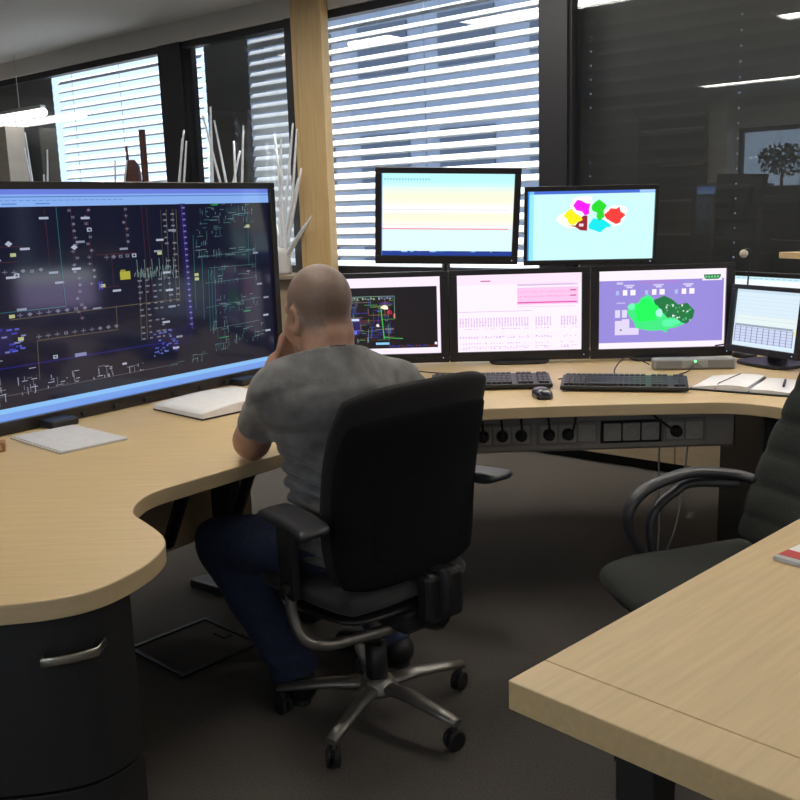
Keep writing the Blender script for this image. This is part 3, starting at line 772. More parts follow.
monitor('lower-row monitor with a black circuit schematic, half hidden by the man', (-0.372, 4.030), (0.214, 4.010), 0.752, 1.136, c_lower_left)
monitor('lower-row monitor with the pale pink table and chart', (0.218, 4.010), (0.802, 3.985), 0.752, 1.136, c_lower_mid)
monitor('lower-row monitor with the green map on purple', (0.806, 3.985), (1.395, 3.965), 0.750, 1.136, c_lower_right)
monitor('raised monitor with pale yellow bands and a red line', (-0.078, 3.985), (0.512, 3.985), 1.162, 1.552, c_upper_left, side=0.026, topb=0.024, botb=0.034, tilt=7, roll=2.2, stand='pole')
monitor('raised monitor with blobs of six bright colours on pale cyan', (0.532, 4.00), (1.078, 3.99), 1.143, 1.463, c_upper_right, side=0.014, topb=0.020, botb=0.020, tilt=4, roll=0.6, stand='pole')
monitor('small turned monitor showing a grey calendar table, beside the open planner', (1.352, 3.90), (1.512, 3.575), 0.785, 1.055, c_small_right, side=0.020, topb=0.018, botb=0.026, tilt=-6)
monitor('white-screened monitor standing behind the small turned monitor', (1.438, 4.235), (1.700, 3.780), 0.80, 1.085, c_far_right, side=0.018, topb=0.020, botb=0.024)

monitor('added unseen white monitor on the right-hand desk wing, overbright to mirror in the big display', (1.86, 3.275), (1.83, 2.795), 0.84, 1.115, c_far_right, side=0.018, topb=0.018, botb=0.024, screen='screen_glare')  # out of view, added to mirror as a glare patch in the display

# ------------------------------------------------------------------ the big display
def c_display(c):
    rg = random.Random(21)
    c.rect(0, 0, 1, 1, (19, 22, 43), 0)
    c.rect(0, 0, 1, 0.022, (112, 134, 232), 1); c.rect(0, 0.022, 1, 0.075, (142, 184, 250), 1); c.rect(0, 0.030, 1, 0.035, (92, 132, 212), 2)
    for k in range(24): c.rect(0.03 + k * 0.018, 0.046, 0.043 + k * 0.018, 0.050, (108, 150, 222), 2)
    for u in (0.11, 0.20): c.rect(u, 0.060, u + 0.04, 0.065, (96, 138, 212), 2)
    c.rect(0, 0.946, 1, 0.968, (142, 200, 255), 1); c.rect(0, 0.968, 1, 1, (122, 166, 244), 1)
    TEAL, BRN, RED, GRY, WH, BLU, GRN, PUR = (44, 104, 112), (100, 88, 70), (74, 36, 46), (112, 114, 132), (178, 184, 206), (52, 52, 178), (52, 140, 90), (62, 50, 128)
    lt = 0.0024
    def sym(u, v, q, col, k=6):
        r = rg.random()
        if r < 0.35:
            c.line((u - q, v), (u + q, v), lt, col, k); c.line((u, v - q * 1.4), (u, v + q * 1.4), lt, col, k + 1)
        elif r < 0.7:
            c.rect(u - q * 0.7, v - q * 0.9, u + q * 0.7, v + q * 0.9, col, k); c.rect(u - q * 0.35, v - q * 0.4, u + q * 0.35, v + q * 0.4, (30, 30, 52), k + 1)
        else:
            c.poly([(u - q, v), (u, v + q * 1.3), (u + q, v), (u, v - q * 1.3)], col, k)
    def label(u, v, w=0.026): c.rect(u, v, u + w, v + 0.010, WH if rg.random() < 0.5 else (140, 146, 168), 7)
    # left part: the outlined box, symbol columns and their feeders
    c.line((0.2545, 0.080), (0.2545, 0.528), lt, TEAL); c.line((0.0, 0.525), (0.2545, 0.528), lt, TEAL)
    for (u, v0, v1) in ((0.222, 0.09, 0.34), (0.296, 0.085, 0.60), (0.344, 0.085, 0.47), (0.460, 0.085, 0.27), (0.405, 0.30, 0.46), (0.530, 0.08, 0.54), (0.515, 0.08, 0.50)): c.line((u, v0), (u, v1), lt, RED, 4)
    for (u0, v1) in ((0.296, 0.62), (0.342, 0.46), (0.458, 0.26)):
        v = 0.095
        while v < v1:
            sym(u0 + rg.choice((-0.005, 0.004, 0.006)), v, 0.0060, GRY); v += 0.031
    for (u, v) in ((0.205, 0.121), (0.323, 0.126), (0.146, 0.252), (0.302, 0.234), (0.433, 0.278), (0.283, 0.356), (0.400, 0.475), (0.334, 0.550), (0.121, 0.515), (0.102, 0.372), (0.231, 0.412), (0.217, 0.365), (0.545, 0.30), (0.555, 0.245), (0.57, 0.41), (0.575, 0.50), (0.58, 0.585), (0.555, 0.66), (0.60, 0.20)): label(u, v)
    for k in range(5): sym(0.10 + k * 0.024, 0.352 + 0.004 * (k % 2), 0.007, GRY); sym(0.39 + k * 0.022, 0.318, 0.008, GRY)
    for (u, v) in ((0.085, 0.235), (0.118, 0.232), (0.085, 0.30), (0.345, 0.185), (0.296, 0.262), (0.478, 0.318), (0.13, 0.37)): sym(u, v, 0.010, WH)
    for (u0, v0, u1, v1) in ((0.06, 0.245, 0.15, 0.245), (0.06, 0.31, 0.14, 0.31), (0.36, 0.305, 0.48, 0.305), (0.36, 0.46, 0.42, 0.46)): c.line((u0, v0), (u1, v1), lt, RED, 4)
    c.rect(0.427, 0.392, 0.460, 0.431, (176, 174, 62), 8); c.rect(0.429, 0.383, 0.445, 0.394, (150, 150, 60), 8)
    for (u, v) in ((0.126, 0.280), (0.370, 0.450), (0.106, 0.545), (0.123, 0.648), (0.563, 0.315), (0.69, 0.44), (0.69, 0.462), (0.905, 0.20)): c.rect(u - 0.007, v - 0.007, u + 0.008, v + 0.008, (188, 194, 138), 8)
    for u in (0.358, 0.366): c.rect(u, 0.430, u + 0.003, 0.468, (78, 78, 214), 8)
    c.rect(0.358, 0.447, 0.369, 0.453, (78, 78, 214), 8)
    c.line((0.100, 0.560), (0.62, 0.556), lt, BRN); c.line((0.406, 0.554), (0.404, 0.668), lt, BRN); c.line((0.166, 0.667), (0.404, 0.668), lt, BRN); c.line((0.166, 0.667), (0.162, 0.844), lt, BRN)
    for k in range(8): sym(0.128 + k * 0.026, 0.545, 0.0075, GRY)
    for k in range(10): sym(0.172 + k * 0.0255, 0.650, 0.0075, GRY)
    c.line((0.0, 0.768), (0.56, 0.768), 0.005, (34, 32, 104), 3); c.rect(0.268, 0.752, 0.302, 0.768, (132, 138, 186), 7); sym(0.212, 0.752, 0.009, WH)
    for k in range(16): c.rect(*(lambda a, b: (a, b, a + rg.uniform(0.006, 0.018), b + 0.008))(rg.uniform(0.06, 0.135), rg.uniform(0.585, 0.70)), rg.choice([(60, 62, 190), (90, 96, 200), (120, 126, 180)]), 5)
    c.rect(0.04, 0.59, 0.10, 0.71, (26, 26, 74), 1)
    c.line((0.05, 0.890), (0.60, 0.890), lt, (84, 84, 92), 4)
    def scheme(u0, v0, u1, v1, n, cols):
        for k in range(n):
            u = rg.uniform(u0, u1); v = rg.uniform(v0, v1)
            if rg.random() < 0.5: c.line((u, v), (min(u1, u + rg.uniform(0.008, 0.03)), v), lt * 0.85, rg.choice(cols), 6)
            else: c.line((u, v), (u, min(v1, v + rg.uniform(0.012, 0.045))), lt * 0.85, rg.choice(cols), 7)
    for (a, b, e, f_, n) in ((0.10, 0.78, 0.155, 0.90, 20), (0.18, 0.83, 0.24, 0.89, 14), (0.252, 0.83, 0.276, 0.89, 8), (0.315, 0.83, 0.38, 0.89, 16), (0.42, 0.85, 0.48, 0.89, 8), (0.05, 0.70, 0.07, 0.93, 8)): scheme(a, b, e, f_, n, [GRY, WH, (130, 134, 150)])
    label(0.41, 0.835, 0.014)
    # middle: brown feeders, the comb of small breakers and the purple busbar
    for (u, w_) in ((0.594, BRN), (0.617, BRN), (0.629, BRN), (0.575, (70, 70, 60)), (0.485, BRN), (0.505, BRN)): c.line((u + 0.004, 0.10 if u > 0.55 else 0.44), (u - 0.006, 0.57 if u > 0.55 else 0.74), lt, w_, 4)
    for k in range(70):
        u = rg.uniform(0.47, 0.622); v = 0.405 + rg.uniform(-0.03, 0.01); c.line((u, v), (u, v + rg.uniform(0.01, 0.04)), lt * 0.8, (126, 150, 146), 6)
    for k in range(6): c.line((0.485 + k * 0.025, 0.34), (0.485 + k * 0.025, 0.40), lt * 0.8, (116, 150, 140), 6)
    for u in (0.482, 0.508, 0.532, 0.552, 0.585, 0.612):
        v = 0.44 if u < 0.56 else 0.12
        while v < (0.74 if u < 0.56 else 0.60):
            if rg.random() < 0.8: c.rect(u, v, u + rg.uniform(0.007, 0.015), v + 0.008, (116, 116, 132), 6)
            v += 0.029
    c.rect(0.643, 0.072, 0.668, 0.72, (30, 24, 70), 1); c.line((0.653, 0.072), (0.661, 0.72), 0.0045, PUR, 3)
    v = 0.09
    while v < 0.70: c.rect(0.654, v, 0.664, v + 0.008, (116, 112, 180), 7); v += 0.030
    for k in range(34): c.rect(*(lambda a, b: (a, b, a + rg.uniform(0.004, 0.014), b + 0.007))(rg.uniform(0.515, 0.60), rg.uniform(0.70, 0.84)), rg.choice([(64, 68, 180), (104, 124, 196), (84, 92, 186)]), 6)
    c.rect(0.50, 0.70, 0.66, 0.80, (23, 23, 58), 1)
    # right part: fine teal schematic
    for (u, v0, v1) in ((0.684, 0.235, 0.62), (0.712, 0.31, 0.68), (0.733, 0.42, 0.75), (0.745, 0.42, 0.72), (0.757, 0.40, 0.72), (0.93, 0.30, 0.52), (0.905, 0.10, 0.42)): c.line((u + 0.004, v0), (u - 0.004, v1), lt * 0.9, TEAL, 4)
    for (u0, v0, u1, v1) in ((0.70, 0.353, 0.93, 0.335), (0.742, 0.412, 0.93, 0.413), (0.72, 0.62, 0.94, 0.60), (0.73, 0.74, 0.93, 0.73), (0.72, 0.49, 0.92, 0.485)): c.line((u0, v0), (u1, v1), lt * 0.9, (70, 100, 100), 4)
    CT = [TEAL, (90, 120, 128), (112, 134, 144), (74, 110, 100)]
    for (a, b, e, f_, n) in ((0.714, 0.075, 0.93, 0.18, 60), (0.69, 0.20, 0.74, 0.36, 24), (0.76, 0.19, 0.80, 0.25, 10), (0.76, 0.31, 0.93, 0.36, 28), (0.74, 0.39, 0.93, 0.50, 34), (0.74, 0.56, 0.93, 0.66, 40), (0.74, 0.68, 0.80, 0.86, 34), (0.82, 0.74, 0.96, 0.84, 26), (0.56, 0.845, 0.72, 0.90, 18)): scheme(a, b, e, f_, n, CT)
    for (u, v) in ((0.89, 0.20), (0.92, 0.345), (0.93, 0.52), (0.955, 0.60), (0.95, 0.70), (0.955, 0.79), (0.60, 0.745), (0.585, 0.80)): label(u, v, 0.022)
    c.rect(0.763, 0.078, 0.790, 0.086, (36, 140, 70), 8); c.rect(0.867, 0.664, 0.895, 0.671, GRN, 8); c.rect(0.762, 0.79, 0.80, 0.795, GRN, 8)

A = Vector((-1.283, 2.833)); B = Vector((-0.4755, 3.941))
tv = monitor('huge flat display with a dark network diagram, standing on the curved desk', A, B, 0.742, 1.512, c_display, side=0.028, topb=0.024, botb=0.040, stand=None, name='wall_display', screen='screen_glossy', bezel='tv_bezel', depth=0.07, tilt=0.0)
for k in (-0.42, 0.42):
    MB().box((k, 0.05, 0.014), (0.10, 0.24, 0.026), 0.006).build('stand_foot', 'black_plastic', tv)
    MB().box((k, 0.07, 0.16), (0.05, 0.03, 0.28), 0.004).build('stand_upright', 'black_plastic', tv)
for k in range(7):
    MB().box((-0.30 + k * 0.13, -0.004, 0.016), (0.022, 0.012, 0.016), 0.002).build('connector', 'rubber', tv)

# ------------------------------------------------------------------ keyboards, mouse, speaker bar
def keyboard(a, b, label, rot=None):
    w = 0.440; ang = math.atan2(b[1] - a[1], b[0] - a[0])
    t = thing('keyboard', label, 'keyboard', ((a[0] + b[0]) / 2, (a[1] + b[1]) / 2, DESK + 0.0005), ang, 'black keyboards on the desk')
    m = MB()
    d = 0.165
    M = Matrix.Rotation(R(5), 4, 'X')
    m.box((0, d / 2, 0.012), (w, d, 0.016), 0.005, M)
    m.box((0, d * 0.9, 0.012), (w * 0.9, 0.02, 0.022), 0.003)
    m.build('case', 'key_base', t)
    k = MB()
    for row in range(6):
        y = 0.020 + row * 0.0228 + (0.006 if row == 5 else 0)
        x = -w / 2 + 0.012
        cols = 22
        for c in range(cols):
            if c in (15, 19): continue
            if row == 0 and 3 < c < 9: continue
            k.box((x + c * (w - 0.024) / cols + 0.0095, y, 0.0235), (0.0165, 0.0185, 0.008), 0.0, M)
    k.box((-w / 2 + 0.012 + 6.6 * (w - 0.024) / 22, 0.020, 0.0235), (0.095, 0.0185, 0.008), 0.0, M)
    tag(k.build('keys', 'key_dark', t), kind='stuff')
    return t
keyboard((0.582, 3.345), (0.982, 3.245), 'black keyboard below the green map monitor, beside the planner')
keyboard((0.110, 3.425), (0.555, 3.395), 'black keyboard below the pink table monitor, partly behind the chair back')

ms = thing('computer_mouse', 'dark blue computer mouse at the front of the desk', 'mouse', (0.492, 3.255, DESK + 0.0005), R(8))
m = MB()
m.pillow(0.066, 0.108, 0.060, 0.5, 1.2, 16, 16, lambda x, y, z, u, v: (x, z, max(0.0, y) * (1.12 - 0.18 * v * v) + 0.001))
m.build('shell', 'mouse_blue', ms)
MB().box((0, 0.030, 0.0275), (0.008, 0.022, 0.008), 0.003).build('wheel', 'rubber', ms)

sp = thing('speaker_bar', 'grey speaker bar with a green light below the green map monitor', 'speaker', (1.160, 3.735, DESK + 0.0005), math.atan2(-0.02, 0.34))
MB().box((0, 0, 0.022), (0.318, 0.06, 0.042), 0.008).build('body', 'speaker_grey', sp)
for x in (-0.10, 0.10): MB().box((x, -0.031, 0.022), (0.10, 0.003, 0.030), 0.001).build('grille', 'speaker_mesh', sp)
MB().prism([(-0.035, 0), (0.035, 0), (0, 0.030)], -0.001, 0.002, M=Matrix.Translation((0, -0.031, 0.006)) @ Matrix.Rotation(math.pi / 2, 4, 'X')).build('badge', 'speaker_mesh', sp)
MB().lathe([(0.005, 0), (0.005, 0.004), (0.001, 0.005)], 12, Matrix.Translation((0, -0.031, 0.033)) @ Matrix.Rotation(math.pi / 2, 4, 'X')).build('power_light', 'led_green', sp)

def cord(pts, r, label, material='cable_black'):
    return tag(MB().tube(smooth_path([(x, y, DESK + z) for x, y, z in pts], 6), r, 6).build('cable', material), label, 'cable')
cord([(0.80, 3.48, 0.014), (0.80, 3.54, 0.02), (0.77, 3.60, 0.01), (0.68, 3.63, 0.006), (0.60, 3.56, 0.006)], 0.0026, 'thin black cable looping flat behind the right-hand keyboard')
cord([(0.80, 3.49, 0.02), (0.82, 3.60, 0.03), (0.89, 3.74, 0.05), (0.95, 3.75, 0.04), (0.99, 3.745, 0.020)], 0.0028, 'black cable arching from the keyboard to the speaker bar')
cord([(1.15, 3.695, 0.02), (1.11, 3.64, 0.006), (1.05, 3.57, 0.006), (1.02, 3.48, 0.010)], 0.0024, 'thin black cable slanting from the speaker bar to the keyboard corner')
cord([(0.02, 3.92, 0.006), (0.08, 3.84, 0.006), (0.16, 3.78, 0.006), (0.22, 3.76, 0.006)], 0.0026, 'short black cable below the schematic monitor')

for k, (x, y) in enumerate(((-0.80, 2.62), (-0.70, 2.74))):
    tag(MB().tube(smooth_path([(x, y, 0.69), (x + 0.01, y, 0.62), (x + 0.04, y + 0.04, 0.585), (x + 0.07, y + 0.09, 0.62), (x + 0.08, y + 0.10, 0.69)], 5), 0.004, 6).build('cable', 'cable_black'),
        ('black cable looping under the left desk wing close to the rounded end', 'black cable looping under the left desk wing close to the knee of the man')[k], 'cable')

# gooseneck microphone
gm = thing('gooseneck_microphone', 'slim black gooseneck microphone with a pale round head', 'microphone', (1.455, 3.99, DESK))
MB().lathe([(0.05, 0.0005), (0.05, 0.014), (0.042, 0.020), (0.008, 0.024)], 20).build('base', 'black_plastic', gm)
MB().tube(smooth_path([(0, 0, 0.02), (0.0, 0.0, 0.25), (0.006, 0, 0.40), (0.004, -0.004, 0.438), (-0.010, -0.008, 0.450), (-0.022, -0.012, 0.440)], 6), 0.0035, 8).build('neck', 'black_plastic', gm)
MB().lathe([(0.004, -0.008), (0.012, -0.006), (0.0165, 0.0), (0.0165, 0.010), (0.010, 0.016), (0.003, 0.017)], 16, Matrix.Translation((-0.027, -0.016, 0.428)) @ Matrix.Rotation(R(60), 4, 'X')).build('head', 'shelf_board', gm)

# raised wooden shelf at the right
sh = thing('desk_shelf', 'maple shelf board raised on black posts behind the right-hand desk wing', 'shelf', (1.375, 3.470, 0.0), R(-8))
MB().prism([(0, 0), (0.10, -0.16), (0.70, -0.40), (0.75, 0.02)], 1.178, 1.200, 0.002).build('board', 'maple', sh)
for (x, y) in ((0.58, -0.17), (0.66, -0.04)):
    MB().box((x, y, (DESK + 1.178) / 2), (0.035, 0.035, 1.178 - DESK), 0.003).build('post', 'anthracite', sh)

# ------------------------------------------------------------------ papers
def quad_stack(name, label, cat, pts, th, material='paper', edge='paper_edge'):
    c = Vector((sum(p[0] for p in pts) / 4, sum(p[1] for p in pts) / 4))
    t = thing(name, label, cat, (c.x, c.y, DESK + 0.0005))
    lp = [(p[0] - c.x, p[1] - c.y) for p in pts]
    return t, lp
t, lp = quad_stack('paper_sheaf', 'thin sheaf of white papers lying below the big display', 'papers', [(-1.195, 2.862), (-0.965, 2.640), (-0.818, 2.796), (-1.055, 3.012)], 0.006)
MB().prism(lp, 0, 0.004).build('lower_sheets', 'paper_edge', t)
MB().prism([(p[0] * 0.985 + 0.004, p[1] * 0.985 + 0.005) for p in lp], 0.0042, 0.0065).build('upper_sheets', 'paper_grey', t)
t, lp = quad_stack('paper_stack', 'thick open stack of white papers beside the elbow of the man', 'papers', [(-0.850, 3.240), (-0.640, 3.035), (-0.40, 3.30), (-0.615, 3.545)], 0.02)
MB().prism(lp, 0, 0.006).build('cover', 'leather_black', t)
# two leaves: the left leaf arches up towards the fold
def leaf(p0, p1, p2, p3, name, h0, hump):
    m = MB(); n = 10; g = []
    for i in range(n + 1):
        row = []
        for j in range(n + 1):
            u, v = i / n, j / n
            x = (p0[0] * (1 - u) + p1[0] * u) * (1 - v) + (p3[0] * (1 - u) + p2[0] * u) * v
            y = (p0[1] * (1 - u) + p1[1] * u) * (1 - v) + (p3[1] * (1 - u) + p2[1] * u) * v
            row.append((x, y, h0 + hump * math.sin(math.pi * min(1, v * 1.0)) * (0.6 + 0.4 * u)))
        g.append(row)
    vs = [[m.bm.verts.new(q) for q in r] for r in g]; lo = [[m.bm.verts.new((q[0], q[1], 0.006)) for q in r] for r in g]
    for i in range(n):
        for j in range(n):
            f = m.bm.faces.new((vs[i][j], vs[i + 1][j], vs[i + 1][j + 1], vs[i][j + 1])); f.smooth = True
            m.bm.faces.new((lo[i][j], lo[i][j + 1], lo[i + 1][j + 1], lo[i + 1][j]))
    for i in range(n):
        m.bm.faces.new((vs[i][0], lo[i][0], lo[i + 1][0], vs[i + 1][0])); m.bm.faces.new((vs[i][n], vs[i + 1][n], lo[i + 1][n], lo[i][n]))
        m.bm.faces.new((vs[0][i], vs[0][i + 1], lo[0][i + 1], lo[0][i])); m.bm.faces.new((vs[n][i], lo[n][i], lo[n][i + 1], vs[n][i + 1]))
    return m.build(name, 'paper', t)
leaf(lp[0], lp[1], lp[2], lp[3], 'pages', 0.020, 0.016)

pn = thing('open_planner', 'open planner with white pages and black cover on the desk', 'notebook', (1.252, 3.300, DESK + 0.0005), R(-34))
MB().box((0, 0, 0.003), (0.40, 0.265, 0.006), 0.002).build('cover', 'leather_black', pn)
for sgn in (-1, 1):
    m = MB(); n = 12; rows = []
    for i in range(n + 1):
        u = i / n; x = sgn * (0.004 + 0.187 * u)
        z = 0.010 + (0.018 if sgn < 0 else 0.008) * math.sin(math.pi * min(1, 0.25 + u * 0.75)) * (1 - 0.5 * u)
        rows.append([m.bm.verts.new((x, yy, zz)) for yy, zz in ((-0.125, 0.006), (-0.125, z), (0.125, z), (0.125, 0.006))])
    for i in range(n):
        for j in range(4):
            f = m.bm.faces.new((rows[i][j], rows[i + 1][j], rows[i + 1][(j + 1) % 4], rows[i][(j + 1) % 4]))
    m.bm.faces.new(rows[0]); m.bm.faces.new(rows[-1][::-1])
    m.build('pages', 'paper', pn)
MB().tube([(-0.11, -0.128, 0.010), (-0.105, -0.10, 0.0262), (-0.095, 0.02, 0.0262), (-0.09, 0.128, 0.024)], 0.0016, 6).build('elastic_band', 'leather_black', pn)
MB().tube([(0.003, -0.105, 0.008), (0.003, 0.10, 0.02)], 0.003, 6).build('binding', 'leather_black', pn)
pen = tag(MB().tube([(1.300, 3.190, DESK + 0.0245), (1.350, 3.300, DESK + 0.0245)], 0.0045, 8).build('pen', 'ink'), 'dark pen lying on the open planner', 'pen')

wb = thing('wooden_block', 'small brown wooden block at the left of the desk below the display', 'block', (-1.205, 2.695, DESK + 0.0005), R(20))
MB().box((0, 0, 0.014), (0.12, 0.05, 0.028), 0.004).build('block_body', 'brown_wood', wb)
MB().box((0, -0.0255, 0.014), (0.10, 0.002, 0.016), 0.0008).build('inlay', 'post_wood', wb)

# ------------------------------------------------------------------ sill decoration: white sticks and a cactus
def sticks(e, n, seeds, label, name='white_stick_arrangement'):
    """seeds: list of (offset along the wall to the right, height) for each stick tip; sticks fan out of one vase"""
    t = thing(name, label, 'decoration', room(e, n, SILL), ROOM_ROT, 'white sticks on the window sill')
    MB().lathe([(0.055, 0.0005), (0.062, 0.02), (0.050, 0.13), (0.058, 0.18), (0.050, 0.18), (0.042, 0.13), (0.045, 0.03)], 20).build('vase', 'vase', t)
    rg = random.Random(int(e * 100))
    for (x0, x1, h) in seeds:
        y1 = rg.uniform(-0.05, 0.05)
        P = [(x0 * 0.5, 0, 0.04), (x0 + (x1 - x0) * 0.5 + rg.uniform(-0.012, 0.012), y1 * 0.5, 0.04 + (h - 0.04) * 0.5), (x1, y1, h)]
        MB().tube(smooth_path(P, 4), [0.011, 0.011, 0.0105, 0.010, 0.010, 0.0095, 0.009, 0.008, 0.007], 6).build('stick', 'white_stick', t)
SN = WN - 0.11
sticks(4.90, SN, [(0.06, -0.06, 0.94), (-0.05, 0.05, 0.90), (-0.04, 0.13, 1.0), (0.05, 0.16, 0.96), (-0.02, 0.25, 0.70), (-0.06, 0.26, 0.34), (-0.03, 0.29, 0.42), (0.04, -0.12, 0.62), (-0.06, 0.08, 0.72), (0.07, -0.02, 0.84), (-0.05, 0.12, 0.48), (-0.06, 0.20, 0.64), (0.05, -0.16, 0.50), (0.06, 0.02, 0.66)],
       'dense bunch of white sticks fanning from a vase between the big display and the column')
sticks(5.36, SN, [(0.03, -0.20, 1.08), (0.02, -0.30, 1.12), (0.0, 0.02, 0.92), (0.0, 0.12, 1.02)], 'white sticks in a vase before the narrow closed dark blind')
sticks(5.64, SN, [(0.0, 0.02, 1.12), (0.02, 0.10, 1.17), (0.03, 0.34, 0.85)], 'three long white sticks in a vase beside the narrow sunlit blind')
sticks(6.12, SN, [(-0.02, 0.20, 1.04), (0.0, 0.18, 0.98), (0.05, 0.22, 0.96)], 'three white sticks in a vase before the black mullion')
sticks(6.83, SN - 0.055, [(0.02, 0.15, 0.86), (0.03, 0.36, 0.85)], 'two short white sticks in a vase around the potted cactus')
sticks(7.84, SN - 0.06, [(-0.03, -0.16, 1.04), (-0.02, -0.06, 1.16), (0.0, 0.22, 1.0), (0.03, 0.12, 0.8)], 'white sticks in a vase before the dark blind by the beige pier')

cp = thing('potted_cactus', 'green cactus with brown upright shoots in a pot on the window sill', 'plant', room(6.60, SN + 0.02, SILL), ROOM_ROT)
MB().lathe([(0.08, 0.0005), (0.11, 0.16), (0.12, 0.17), (0.12, 0.19), (0.10, 0.19), (0.09, 0.15)], 20).build('pot', 'terracotta', cp)
m = MB()
rg = random.Random(4)
for k in range(7):
    a = k * 0.9; x = 0.10 * math.cos(a); y = 0.05 * math.sin(a); h = rg.uniform(0.42, 0.60)
    m.tube(smooth_path([(x * 0.3, y * 0.3, 0.16), (x * 1.1, y, 0.16 + h * 0.5), (x * 1.5, y * 1.2, 0.16 + h * 0.8), (x * 1.9, y * 1.3, 0.16 + h * 0.72)], 4), [0.035] * 10 + [0.030, 0.026, 0.012], 8)
m.build('pads', 'cactus', cp)
MB().tube(smooth_path([(0.02, 0, 0.18), (0.03, 0, 0.50), (0.02, 0, 0.72), (0.03, 0, 0.86)], 5), [0.04, 0.05, 0.055, 0.06, 0.065, 0.07, 0.072, 0.072, 0.07, 0.068, 0.066, 0.064, 0.06, 0.055, 0.04, 0.02], 10).build('shoot', 'cactus_red', cp)
MB().tube([(-0.03, 0, 0.80), (-0.035, 0, 0.97)], [0.014, 0.008], 6).build('shoot', 'cactus_red', cp)
MB().tube(smooth_path([(0.12, 0.02, 0.18), (0.15, 0.02, 0.6), (0.155, 0.02, 1.08)], 4), 0.026, 8).build('shoot', 'cactus_red', cp)
MB().tube(smooth_path([(-0.10, 0.02, 0.18), (-0.22, 0.02, 0.45), (-0.36, 0.02, 0.62)], 4), 0.028, 8).build('shoot', 'cactus', cp)

# ------------------------------------------------------------------ things along the wall behind the viewer (they mirror in the panes)
bc = thing('bookcase', 'dark bookcase with pale shelves by the wall opposite the windows', 'shelf', room(5.95, N_B + 0.2, 0), ROOM_ROT + math.pi)
m = MB(); m.box((0, 0.17, 1.3), (1.0, 0.02, 2.56)); m.box((-0.49, 0, 1.3), (0.025, 0.34, 2.56)); m.box((0.49, 0, 1.3), (0.025, 0.34, 2.56))
m.build('carcass', 'cabinet_dark', bc)
for z in (0.04, 0.45, 0.92, 1.40, 1.89, 2.38):
    MB().box((0, 0, z), (0.95, 0.33, 0.03)).build('shelf', 'shelf_board', bc)
pp = thing('potted_tree', 'round-headed potted tree before the window opposite', 'plant', room(4.36, N_B + 0.5, 0), ROOM_ROT)
MB().lathe([(0.14, 0.0005), (0.19, 0.34), (0.20, 0.36), (0.16, 0.36)], 20).build('pot', 'terracotta', pp)
MB().tube(smooth_path([(0, 0, 0.3), (0.02, 0, 0.9), (0, 0, 1.7)], 4), 0.022, 8).build('trunk', 'brown_wood', pp)
m = MB(); rg = random.Random(9)
for k in range(240):
    d = Vector((rg.gauss(0, 1), rg.gauss(0, 1), rg.gauss(0, 1))).normalized() * (0.30 * rg.random() ** 0.33)
    c = Vector((0, 0, 1.88)) + Vector((d.x, d.y, d.z * 0.75)); a = Vector((rg.gauss(0, 1), rg.gauss(0, 1), rg.gauss(0, 1))).normalized(); b = a.orthogonal().normalized()
    vs = [m.bm.verts.new(c + a * 0.06), m.bm.verts.new(c + b * 0.025), m.bm.verts.new(c - a * 0.06), m.bm.verts.new(c - b * 0.025)]; m.bm.faces.new(vs)
tag(m.build('foliage', 'leaf', pp), kind='stuff')

# ------------------------------------------------------------------ the man's office chair
CH = Vector((-0.088, 2.475, 0)); CYAW = R(42)
ch = thing('office_chair', 'black high-backed office chair with metal armrest bars, under the man', 'chair', CH, CYAW)
def back_bend(x, y, z, u, v):
    t = (z + 0.24) / 0.48
    return (x * (1.0 - 0.03 * (1 - t)), y - 0.155 - 0.075 * t + 0.05 * (1 - math.sqrt(max(0, 1 - min(1, (x / 0.30) ** 2)))) * 1.6 + 0.025 * math.sin(t * math.pi), z + 0.722)
MB().pillow(0.530, 0.530, 0.062, 0.20, 3.2, 28, 28, back_bend).build('backrest', 'chair_rim', ch)
def shell_bend(x, y, z, u, v):
    p = back_bend(x, y, z - 0.033, u, v); return (p[0], p[1] - 0.022, p[2])
MB().pillow(0.505, 0.460, 0.036, 0.18, 5.0, 28, 28, shell_bend).build('back_shell', 'chair_black', ch)
def lump_bend(x, y, z, u, v):
    p = back_bend(x, y, z - 0.09, u, v); return (p[0], p[1] - 0.037, p[2])
MB().pillow(0.34, 0.24, 0.010, 0.3, 3.0, 16, 16, lump_bend).build('lumbar_shell', 'chair_black', ch)
MB().pillow(0.47, 0.46, 0.085, 0.25, 2.0, 26, 26, lambda x, y, z, u, v: (x, z + 0.045, y + 0.425 - 0.02 * max(0, v) ** 2 - 0.0 * u)).build('seat', 'chair_seat', ch)
MB().pillow(0.44, 0.40, 0.03, 0.3, 2.0, 16, 16, lambda x, y, z, u, v: (x, z + 0.03, y + 0.375)).build('seat_pan', 'black_plastic', ch)
MB().box((0.03, -0.05, 0.340), (0.15, 0.26, 0.065), 0.012).build('mechanism', 'black_plastic', ch)
m = MB(); m.tube(smooth_path([(0.045, -0.10, 0.345), (0.045, -0.19, 0.36), (0.045, -0.205, 0.43), (0.045, -0.195, 0.48)], 5), 0.034, 10, rr=(1.6, 0.55), up=(1, 0, 0)); m.box((0.055, -0.205, 0.405), (0.13, 0.05, 0.135), 0.014)
m.build('back_bracket', 'black_plastic', ch)
MB().lathe([(0.030, 0.09), (0.030, 0.22), (0.022, 0.222), (0.016, 0.225), (0.016, 0.33)], 18).build('gas_lift', 'black_plastic', ch)
MB().lathe([(0.0165, 0.222), (0.0165, 0.335)], 18).build('piston', 'alu', ch)
MB().lathe([(0.036, 0.072), (0.055, 0.078), (0.058, 0.092), (0.040, 0.118), (0.031, 0.122)], 22).build('base_hub', 'alu', ch)
